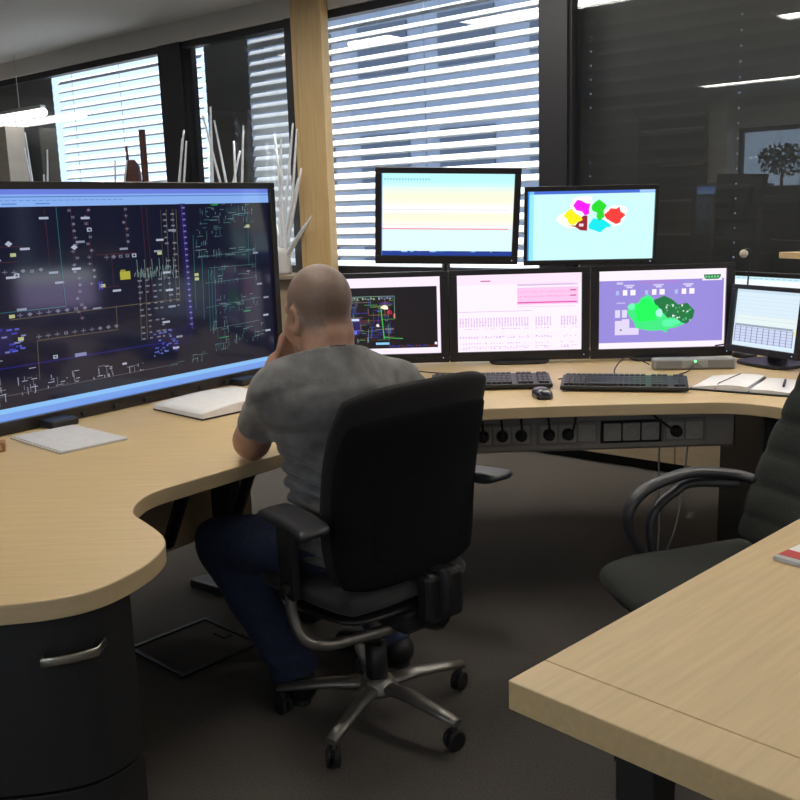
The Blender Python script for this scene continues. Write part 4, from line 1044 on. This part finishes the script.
for k in range(5):
    a = R(30 + 72 * k) - CYAW
    c, s_ = math.cos(a), math.sin(a)
    P = [(0.03 * c, 0.03 * s_, 0.095), (0.12 * c, 0.12 * s_, 0.098), (0.22 * c, 0.22 * s_, 0.086), (0.285 * c, 0.285 * s_, 0.076)]
    MB().tube(P, [0.022, 0.021, 0.018, 0.015], 10, rr=(1.2, 0.65), up=(0, 0, 1)).build('base_leg', 'alu', ch)
    cs = MB()
    Mc = Matrix.Translation((0.272 * c, 0.272 * s_, 0.027)) @ Matrix.Rotation(a + 0.5 + k, 4, 'Z') @ Matrix.Rotation(math.pi / 2, 4, 'X')
    for off in (-0.016, 0.006): cs.lathe([(0.020, off), (0.027, off + 0.001), (0.027, off + 0.010), (0.020, off + 0.011)], 18, Mc)
    cs.lathe([(0.009, 0.03), (0.009, 0.066)], 10, Matrix.Translation((0.272 * c, 0.272 * s_, 0.0)))
    cs.box((0.272 * c, 0.272 * s_, 0.040), (0.036, 0.026, 0.022), 0.006)
    cs.build('castor', 'rubber', ch)
for s_ in (-1, 1):
    AX = 0.286 if s_ < 0 else 0.266
    ar = MB().pillow(0.092, 0.285, 0.034, 0.12, 3.0, 14, 18, lambda x, y, z, u, v: (x + (s_ * 0.308 if s_ < 0 else 0.268) + s_ * 0.010 * v * v - (s_ * 0.24 if s_ < 0 else 0.05) * z, z - 0.085, y + 0.666 - 0.008 * v)).build('armrest', 'arm_plastic', ch)
    MB().box((s_ * AX, -0.015, 0.545), (0.028, 0.066, 0.21), 0.008).build('armrest_post', 'black_plastic', ar)
    MB().tube(smooth_path([(s_ * AX, -0.015, 0.475), (s_ * AX, -0.02, 0.40), (s_ * (AX - 0.015), -0.045, 0.335), (s_ * 0.215, -0.065, 0.308), (s_ * 0.14, -0.085, 0.306), (s_ * 0.02, -0.11, 0.306)], 6), 0.0155, 10).build('armrest_bar', 'alu', ar)
    MB().lathe([(0.014, 0), (0.016, 0.004), (0.016, 0.018), (0.012, 0.022)], 12, Matrix.Translation((s_ * (AX + 0.013), -0.03, 0.475)) @ Matrix.Rotation(s_ * math.pi / 2, 4, 'Y')).build('adjusting_knob', 'rubber', ar)

# ------------------------------------------------------------------ the empty chair at the right
c2 = thing('visitor_chair', 'empty olive-grey ribbed office chair with black loop armrests', 'chair', (0.795, 2.300, 0.0), R(106))
def seat2(x, y, z, u, v):
    return (x, z, y + 0.425 + 0.012 * v * v - 0.03 * max(0, v) ** 3)
MB().pillow(0.49, 0.50, 0.085, 0.22, 2.0, 26, 26, seat2).build('seat', 'chair_olive', c2)
MB().pillow(0.45, 0.46, 0.03, 0.22, 2.0, 14, 14, lambda x, y, z, u, v: (x, z, y + 0.375)).build('seat_pan', 'black_plastic', c2)
def back2(x, y, z, u, v):
    t = (z + 0.33) / 0.66
    w = 0.88 + 0.20 * math.sin(min(1, t * 1.1) * math.pi) + 0.06 * max(0, t - 0.5)
    rib = 0.014 * (abs(math.sin(math.pi * 8.0 * t)) ** 0.4 - 1)
    yy = y + (rib if y > 0 else 0)
    bow = -0.195 - 0.33 * t ** 1.35 - 0.03 * math.sin(t * math.pi * 1.2)
    return (x * w, yy + bow + 0.10 * (x / 0.3) ** 2, z + 0.80)
MB().pillow(0.36, 0.66, 0.095, 0.16, 2.4, 26, 72, back2).build('backrest', 'chair_olive', c2)
MB().pillow(0.31, 0.60, 0.03, 0.16, 3.0, 16, 20, lambda x, y, z, u, v: back2(x, y - 0.045, z, u, v)).build('back_shell', 'black_plastic', c2)
for s_ in (-1, 1):
    X = s_ * 0.262
    P = smooth_path([(X * 0.66, -0.235, 0.632), (X * 0.86, -0.20, 0.640), (X, -0.10, 0.648), (X, -0.02, 0.640), (X, 0.065, 0.612), (X, 0.110, 0.560), (X, 0.105, 0.500), (X * 0.97, 0.075, 0.44), (X * 0.94, 0.06, 0.40)], 6)
    ar = MB().tube(P, 0.020, 12, rr=(0.72, 1.25), up=(1, 0, 0)).build('armrest', 'arm_plastic', c2)
    P = smooth_path([(X * 0.80, -0.20, 0.618), (X, -0.09, 0.618), (X, -0.03, 0.598), (X, 0.022, 0.560), (X, 0.042, 0.51), (X * 0.97, 0.040, 0.45), (X * 0.94, 0.03, 0.40)], 6)
    MB().tube(P, 0.015, 10, rr=(0.8, 1.2), up=(1, 0, 0)).build('armrest_brace', 'arm_plastic', ar)
    MB().box((X * 0.9, 0.04, 0.385), (0.09, 0.09, 0.02), 0.004).build('armrest_foot', 'black_plastic', ar)
MB().box((0, -0.19, 0.42), (0.07, 0.14, 0.02), 0.005).build('back_bracket', 'black_plastic', c2)
MB().box((0, 0, 0.345), (0.16, 0.20, 0.05), 0.01).build('mechanism', 'black_plastic', c2)
MB().lathe([(0.028, 0.09), (0.028, 0.23), (0.016, 0.235), (0.016, 0.34)], 18).build('gas_lift', 'black_plastic', c2)
MB().lathe([(0.036, 0.072), (0.055, 0.078), (0.058, 0.092), (0.040, 0.118), (0.029, 0.122)], 22).build('base_hub', 'black_plastic', c2)
for k in range(5):
    a = R(72 * k + 20); c, s_ = math.cos(a), math.sin(a)
    MB().tube([(0.03 * c, 0.03 * s_, 0.095), (0.14 * c, 0.14 * s_, 0.095), (0.29 * c, 0.29 * s_, 0.072)], [0.022, 0.020, 0.015], 10, rr=(1.2, 0.7), up=(0, 0, 1)).build('base_leg', 'black_plastic', c2)
    cs = MB(); Mc = Matrix.Translation((0.275 * c, 0.275 * s_, 0.027)) @ Matrix.Rotation(a + k, 4, 'Z') @ Matrix.Rotation(math.pi / 2, 4, 'X')
    for off in (-0.016, 0.006): cs.lathe([(0.020, off), (0.027, off + 0.001), (0.027, off + 0.010), (0.020, off + 0.011)], 18, Mc)
    cs.lathe([(0.009, 0.03), (0.009, 0.066)], 10, Matrix.Translation((0.275 * c, 0.275 * s_, 0.0)))
    cs.build('castor', 'rubber', c2)

# ------------------------------------------------------------------ the man: a distance field meshed into continuous surfaces
class Field:
    def __init__(s, lo, hi, h):
        s.lo = np.array(lo, float); s.h = h
        s.n = np.ceil((np.array(hi) - s.lo) / h).astype(int) + 1
        s.V = np.full(s.n, 1.0, np.float32)
    def _win(s, a, b, m):
        i0 = np.maximum(0, np.floor((np.minimum(a, b) - m - s.lo) / s.h).astype(int))
        i1 = np.minimum(s.n, np.ceil((np.maximum(a, b) + m - s.lo) / s.h).astype(int) + 1)
        sl = tuple(slice(p, q) for p, q in zip(i0, i1))
        if any(p >= q for p, q in zip(i0, i1)): return None, None
        ax = [s.lo[d] + s.h * np.arange(i0[d], i1[d]) for d in range(3)]
        return sl, np.stack(np.meshgrid(*ax, indexing='ij'), -1)
    def _mix(s, sl, d, k, op):
        a = s.V[sl]
        if op == 'add':
            h = np.clip(0.5 + 0.5 * (a - d) / k, 0, 1); s.V[sl] = a * (1 - h) + d * h - k * h * (1 - h)
        else:
            d = -d; h = np.clip(0.5 - 0.5 * (a - d) / k, 0, 1); s.V[sl] = a * (1 - h) + d * h + k * h * (1 - h)
    def cap(s, a, b, ra, rb, k=0.03, op='add', cut=None, m=0.10):
        a = np.array(a, float); b = np.array(b, float)
        sl, P = s._win(a, b, max(ra, rb) + m)
        if sl is None: return s
        ab = b - a; t = np.clip(((P - a) @ ab) / (ab @ ab), 0, 1)
        d = np.linalg.norm(P - (a + t[..., None] * ab), axis=-1) - (ra + (rb - ra) * t)
        if cut is not None: d = np.maximum(d, (P - np.array(cut[0])) @ np.array(cut[1]))
        s._mix(sl, d, k, op); return s
    def ell(s, c, r, rot=None, k=0.03, op='add', m=0.08):
        c = np.array(c, float); r = np.array(r, float); R_ = max(r)
        sl, P = s._win(c - R_, c + R_, m)
        if sl is None: return s
        q = P - c
        if rot is not None: q = q @ np.array(rot)          # columns = local axes
        k0 = np.linalg.norm(q / r, axis=-1); k1 = np.linalg.norm(q / (r * r), axis=-1) + 1e-9
        s._mix(sl, k0 * (k0 - 1) / k1, k, op); return s
    def plane(s, p, n):                                      # keep the side where (x-p).n < 0
        ax = [s.lo[d] + s.h * np.arange(s.n[d]) for d in range(3)]
        d = (ax[0][:, None, None] - p[0]) * n[0] + (ax[1][None, :, None] - p[1]) * n[1] + (ax[2][None, None, :] - p[2]) * n[2]
        s.V = np.maximum(s.V, d.astype(np.float32)); return s
    def points(s):
        ax = [s.lo[d] + s.h * np.arange(s.n[d]) for d in range(3)]
        return np.meshgrid(*ax, indexing='ij')
    def mesh(s, name, base):
        V = s.V; ins = V < 0
        n = V.shape
        cell = np.zeros((n[0] - 1, n[1] - 1, n[2] - 1), np.int8); cnt = np.zeros(cell.shape, np.float32); acc = np.zeros(cell.shape + (3,), np.float32)
        for dx in (0, 1):
            for dy in (0, 1):
                for dz in (0, 1): cell += ins[dx:n[0] - 1 + dx, dy:n[1] - 1 + dy, dz:n[2] - 1 + dz]
        act = np.argwhere((cell > 0) & (cell < 8))
        idx = -np.ones(cell.shape, np.int64); idx[tuple(act.T)] = np.arange(len(act))
        pos = np.zeros((len(act), 3)); num = np.zeros(len(act))
        cs = [(x, y, z) for x in (0, 1) for y in (0, 1) for z in (0, 1)]
        for a in cs:
            for d in range(3):
                if a[d]: continue
                b = list(a); b[d] = 1
                va = V[tuple((act + a).T)]; vb = V[tuple((act + b).T)]
                on = (va < 0) != (vb < 0)
                t = np.where(on, va / np.where(on, va - vb, 1), 0)
                p = np.array(a) + t[:, None] * (np.array(b) - np.array(a))
                pos[on] += p[on]; num[on] += 1
        pos = s.lo + s.h * (act + pos / num[:, None]) - np.array(base)
        faces = []
        for d in range(3):
            o1, o2 = (d + 1) % 3, (d + 2) % 3
            sl0 = [slice(None)] * 3; sl1 = [slice(None)] * 3
            sl0[d] = slice(0, n[d] - 1); sl1[d] = slice(1, n[d])
            ch_ = ins[tuple(sl0)] != ins[tuple(sl1)]
            e = np.argwhere(ch_)
            e = e[(e[:, o1] > 0) & (e[:, o2] > 0) & (e[:, o1] < n[o1] - 1) & (e[:, o2] < n[o2] - 1)]
            u1 = np.zeros(3, int); u1[o1] = 1; u2 = np.zeros(3, int); u2[o2] = 1
            q = np.stack([idx[tuple((e - u1 - u2).T)], idx[tuple((e - u2).T)], idx[tuple(e.T)], idx[tuple((e - u1).T)]], 1)
            flip = ~ins[tuple(e.T)]
            q[flip] = q[flip][:, ::-1]
            faces.append(q)
        faces = np.concatenate(faces)
        me = bpy.data.meshes.new(name); me.from_pydata(pos.tolist(), [], faces.tolist()); me.shade_smooth()
        # a light smoothing pass keeps the surface continuous
        bm = bmesh.new(); bm.from_mesh(me)
        bmesh.ops.smooth_vert(bm, verts=bm.verts, factor=0.5, use_axis_x=True, use_axis_y=True, use_axis_z=True)
        bmesh.ops.recalc_face_normals(bm, faces=bm.faces)
        bm.to_mesh(me); bm.free(); me.shade_smooth()
        return me

BASE = (-0.10, 2.48, 0.0)
a2 = np.array
def nrm(v): v = a2(v, float); return v / np.linalg.norm(v)
PEL = a2((-0.105, 2.475, 0.585)); BEL = a2((-0.135, 2.485, 0.72)); CHE = a2((-0.165, 2.480, 0.875)); NEK = a2((-0.180, 2.470, 1.010))
HD = a2((-0.208, 2.525, 1.138))
LS, RS = a2((-0.318, 2.390, 0.945)), a2((-0.010, 2.610, 0.900))
LE, RE = a2((-0.402, 2.520, 0.793)), a2((0.070, 2.775, 0.765))
LW, RW = a2((-0.338, 2.640, 0.985)), a2((-0.130, 2.960, 0.822))
LH, RH = a2((-0.225, 2.445, 0.530)), a2((-0.050, 2.575, 0.530))
LK, RK = a2((-0.520, 2.600, 0.478)), a2((-0.215, 2.900, 0.500))
LA, RA = a2((-0.330, 2.600, 0.085)), a2((-0.060, 2.800, 0.085))
fx = nrm((-0.60, 0.80, 0)); rx_ = nrm((0.80, 0.60, 0)); up_ = a2((0, 0, 1.0))     # torso axes
TR = np.stack([rx_, fx, up_], 1)
hf = nrm((-0.62, 0.78, -0.12)); hr = nrm(np.cross(hf, up_)); hu = np.cross(hr, hf)    # head axes
HR = np.stack([hr, hf, hu], 1)
def hp(x, y, z): return HD + hr * x + hf * y + hu * z

# ---- the body (skin), one continuous mesh from head to feet
f = Field((-0.66, 2.22, 0.0), (0.20, 3.16, 1.30), 0.0055)
f.ell(PEL, (0.165, 0.12, 0.11), TR, 0.05).ell(BEL, (0.165, 0.125, 0.13), TR, 0.05).ell(CHE, (0.175, 0.115, 0.14), TR, 0.05)
f.cap(LS, RS, 0.055, 0.055, 0.06)
f.cap(NEK + a2((0.0, -0.01, -0.04)), hp(0, -0.030, -0.050), 0.072, 0.068, 0.03)
f.ell(hp(0, -0.012, 0.028), (0.077, 0.100, 0.092), HR, 0.02)            # skull
f.ell(hp(0, 0.020, -0.040), (0.066, 0.078, 0.080), HR, 0.03)             # face
f.ell(hp(0, 0.062, -0.085), (0.040, 0.036, 0.032), HR, 0.03)             # chin
f.cap(hp(-0.035, 0.083, 0.012), hp(0.035, 0.083, 0.012), 0.014, 0.014, 0.02)   # brow
f.cap(hp(0, 0.094, 0.0), hp(0, 0.112, -0.032), 0.008, 0.014, 0.012)      # nose
f.cap(hp(-0.02, 0.092, -0.060), hp(0.02, 0.092, -0.060), 0.007, 0.007, 0.008)  # lips
f.cap(hp(-0.02, 0.090, -0.071), hp(0.02, 0.090, -0.071), 0.007, 0.007, 0.008)
for sg in (-1, 1):
    f.ell(hp(sg * 0.033, 0.094, -0.006), (0.014, 0.012, 0.009), HR, 0.008, 'sub')    # eye sockets
    f.ell(hp(sg * 0.048, 0.058, -0.045), (0.018, 0.03, 0.03), HR, 0.02)              # cheeks
    er = nrm(hr * sg * 0.92 - hf * 0.38); eb = nrm(np.cross(hu, er)); ER = np.stack([er, eb, hu], 1)
    f.ell(hp(sg * 0.079, -0.006, -0.022), (0.0115, 0.024, 0.040), ER, 0.006)         # ears
    f.ell(hp(sg * 0.088, -0.002, -0.020), (0.008, 0.013, 0.026), ER, 0.004, 'sub')
f.ell(hp(0, -0.080, -0.066), (0.040, 0.014, 0.012), HR, 0.025)            # fold of the nape
# arms
f.cap(LS, LE, 0.052, 0.046, 0.03).cap(RS, RE, 0.058, 0.046, 0.03)
f.cap(LE, LE * 0.65 + LW * 0.35, 0.044, 0.046, 0.03).cap(LE * 0.65 + LW * 0.35, LW, 0.046, 0.029, 0.03)
f.cap(RE, RE * 0.65 + RW * 0.35, 0.043, 0.045, 0.03).cap(RE * 0.65 + RW * 0.35, RW, 0.045, 0.028, 0.03)
def hand(W, d, side, curl_dir, thumb_sg):
    """wrist W, pointing d, side = across the palm, curl_dir = where fingers bend"""
    d, side, c = nrm(d), nrm(side), nrm(curl_dir)
    pc = W + d * 0.048
    f.ell(pc, (0.042, 0.052, 0.017), np.stack([side, d, c], 1), 0.015)
    for q, (o, L) in enumerate(((-0.032, 0.060), (-0.011, 0.074), (0.011, 0.080), (0.032, 0.072))):
        r0 = W + d * 0.088 + side * o
        k1 = r0 + (d * 0.80 + c * 0.60) * L * 0.48; k2 = k1 + (d * 0.15 + c * 0.99) * L * 0.32; k3 = k2 + (-d * 0.45 + c * 0.89) * L * 0.26
        f.cap(r0 - d * 0.02, k1, 0.0105, 0.0098, 0.006, m=0.03).cap(k1, k2, 0.0098, 0.0090, 0.003, m=0.03).cap(k2, k3, 0.0090, 0.0080, 0.003, m=0.03)
    t0 = W + d * 0.025 + side * thumb_sg * 0.030; t1 = t0 + (side * thumb_sg * 0.65 + d * 0.62 + c * 0.40) * 0.040; t2 = t1 + (d * 0.85 + c * 0.45) * 0.034
    f.cap(t0, t1, 0.0145, 0.0115, 0.008, m=0.03).cap(t1, t2, 0.0115, 0.0095, 0.003, m=0.03)
hand(LW, (0.34, 0.10, 0.60), (0.45, 0.80, -0.30), (0.75, -0.30, -0.25), 1)
hand(RW, (-0.75, 0.62, -0.03), (0.62, 0.75, 0.0), (-0.1, 0.1, -0.9), -1)
# legs and feet
for (Hh, K, Aa, fd) in ((LH, LK, LA, (-0.42, 0.90)), (RH, RK, RA, (-0.80, 0.55))):
    f.cap(Hh, K, 0.085, 0.058, 0.04).cap(K, K * 0.6 + Aa * 0.4, 0.055, 0.056, 0.03).cap(K * 0.6 + Aa * 0.4, Aa, 0.056, 0.036, 0.03)
    d = nrm((*fd, 0)); f.cap(Aa - a2((0, 0, 0.045)) - d * 0.02, Aa + d * 0.15 - a2((0, 0, 0.055)), 0.034, 0.026, 0.03)
me = f.mesh('person_body', BASE)
man = thing('person', 'seated man with shaved head in grey T-shirt and blue jeans, hand at chin', 'person', BASE)
body = link('body', me, 'skin', man)
st_at = me.attributes.new('stubble', 'FLOAT', 'POINT')
co = np.zeros(len(me.vertices) * 3); me.vertices.foreach_get('co', co); co = co.reshape(-1, 3) + a2(BASE)
lq = (co - HD) @ HR
hairline = lq[:, 2] + 0.066 - 0.55 * np.maximum(0, lq[:, 1] + 0.015) - 0.02 * (np.abs(lq[:, 0]) < 0.04)
val = np.clip(hairline / 0.030, 0, 1) * np.clip((0.075 - lq[:, 1]) / 0.02, 0, 1)
ear = (np.abs(lq[:, 0]) > 0.080) & (lq[:, 1] > -0.05)
val[ear] *= 0.0
st_at.data.foreach_set('value', val.astype(np.float32))
for sg in (-1, 1):
    c = hp(sg * 0.033, 0.086, -0.006) - a2(BASE)
    MB().lathe([(0.002, -0.010), (0.008, -0.007), (0.0115, 0.0), (0.008, 0.008), (0.002, 0.0115)], 14, Matrix.Translation(c.tolist()) @ Vector(hf.tolist()).to_track_quat('Z', 'Y').to_matrix().to_4x4()).build('eye', 'eye_white', man)

# ---- T-shirt
g = Field((-0.58, 2.24, 0.44), (0.20, 2.90, 1.06), 0.0055)
g.ell(PEL + a2((-0.005, 0.0, -0.01)), (0.205, 0.165, 0.150), TR, 0.06).ell(BEL, (0.188, 0.150, 0.145), TR, 0.06).ell(CHE, (0.198, 0.138, 0.150), TR, 0.05)
g.cap(LS + a2((0.01, 0.0, 0.0)), RS, 0.070, 0.070, 0.07)
g.cap(NEK + a2((0.005, -0.012, -0.070)), NEK + a2((-0.003, 0.0, 0.030)), 0.130, 0.078, 0.05)
g.cap(LS + a2((0.03, 0.02, 0.02)), NEK + a2((0, 0, 0.0)), 0.055, 0.070, 0.05).cap(RS + a2((-0.03, -0.02, 0.02)), NEK + a2((0, 0, 0.0)), 0.055, 0.070, 0.05)
la = nrm(LE - LS); ra = nrm(RE - RS)
g.cap(LS, LS + la * 0.20, 0.066, 0.056, 0.018, cut=(LS + la * 0.145, la)); g.cap(RS, RS + ra * 0.20, 0.074, 0.070, 0.035, cut=(RS + ra * 0.17, ra))
na = nrm(a2((-0.16, 0.26, 0.95)))
g.plane(NEK + a2((-0.002, 0.0, 0.026)), na)
g.plane(a2((0, 0, 0.475)), (0, 0, -1))
X, Y, Z = g.points()
near = np.abs(g.V) < 0.05
# folds: horizontal creases gathered at the waist, diagonal drag lines from the shoulders
s1 = np.clip((0.84 - Z) / 0.10, 0, 1)
side_w = np.exp(-((X + 0.27) / 0.12) ** 2 - ((Y - 2.36) / 0.16) ** 2)
ph = Z * np.pi / 0.040 + 2.6 * (X + Y) + 1.5 * np.sin(9 * X + 4 * Y) + 1.1 * np.sin(21 * X - 13 * Y + 5 * Z)
ridge = 2.0 * np.abs(np.sin(ph)) ** 0.7 - 1.2
fold = 0.0125 * s1 * (0.25 + 0.8 * side_w) * -ridge
ph2 = 30 * (X * 0.62 - Z * 0.9) + 9 * Y + 1.2 * np.sin(14 * X)
fold += 0.0052 * np.clip((Z - 0.76) / 0.1, 0, 1) * -(2.0 * np.abs(np.sin(ph2)) ** 0.8 - 1.2) * np.clip((0.99 - Z) / 0.06, 0, 1)
fold += 0.0045 * np.sin(17 * X + 11 * Z) * np.sin(13 * Y - 9 * Z + 1)
arm = np.exp(-(((X + 0.30) / 0.05) ** 2 + ((Y - 2.35) / 0.09) ** 2 + ((Z - 0.83) / 0.05) ** 2)); fold -= 0.010 * arm * 0
g.V = np.where(near, g.V + fold.astype(np.float32), g.V)
shirt = link('t_shirt', g.mesh('t_shirt', BASE), 'shirt', man)
shirt['label'] = 'mottled grey short-sleeved T-shirt'

# ---- jeans
j = Field((-0.66, 2.24, 0.05), (0.20, 3.02, 0.76), 0.0055)
j.ell(PEL, (0.182, 0.138, 0.118), TR, 0.05).ell(PEL + a2((0, 0, 0.05)), (0.176, 0.132, 0.08), TR, 0.05)
for (Hh, K, Aa) in ((LH, LK, LA), (RH, RK, RA)):
    ax_ = nrm(Aa - K)
    j.cap(Hh, K, 0.096, 0.070, 0.05).cap(K, K * 0.6 + Aa * 0.4, 0.069, 0.067, 0.03)
    j.cap(K * 0.6 + Aa * 0.4, Aa + ax_ * 0.05, 0.068, 0.066, 0.03, cut=(Aa + ax_ * 0.018, ax_))
j.plane(a2((0, 0, 0.655)), (0, 0, 1))
X, Y, Z = j.points(); near = np.abs(j.V) < 0.04
fold = 0.0040 * np.sin(46 * Z + 22 * X + 7 * Y) * np.sin(15 * X + 21 * Y) + 0.0035 * np.clip((0.22 - Z) / 0.08, 0, 1) * np.sin(95 * Z + 20 * X)
j.V = np.where(near, j.V + fold.astype(np.float32), j.V)
jn = link('jeans', j.mesh('jeans', BASE), 'jeans', man); jn['label'] = 'dark blue denim jeans'
# ---- shoes
for (Aa, fd) in ((LA, (-0.42, 0.90)), (RA, (-0.80, 0.55))):
    d = nrm((*fd, 0)); sd = a2((d[1], -d[0], 0))
    s_f = Field(Aa + a2((-0.26, -0.26, -0.09)), Aa + a2((0.26, 0.26, 0.06)), 0.0055)
    z0 = 0.0
    heel = a2((*(Aa - d * 0.035)[:2], 0.045)); toe = a2((*(Aa + d * 0.165)[:2], 0.036)); mid_ = a2((*(Aa + d * 0.07)[:2], 0.042))
    s_f.cap(heel, mid_, 0.044, 0.044, 0.03).cap(mid_, toe, 0.046, 0.038, 0.03).cap(heel + a2((0, 0, 0.01)), a2((*(Aa - d * 0.005)[:2], 0.085)), 0.042, 0.044, 0.03)
    s_f.plane(a2((0, 0, 0.006)), (0, 0, -1)); s_f.plane(a2((0, 0, 0.105)), (0, 0, 1))
    sh_o = link('shoe', s_f.mesh('shoe', BASE), 'shoe', man)
    so = MB(); base_pts = []
    for i in range(28):
        q = 2 * math.pi * i / 28; c_, s__ = math.cos(q), math.sin(q)
        ctr = Aa + d * 0.065; p = ctr + d * c_ * 0.140 + sd * s__ * (0.046 - 0.004 * c_)
        base_pts.append((p[0] - BASE[0], p[1] - BASE[1]))
    so.prism(base_pts, 0.0005, 0.018, 0.003).build('sole', 'shoe_sole', sh_o)
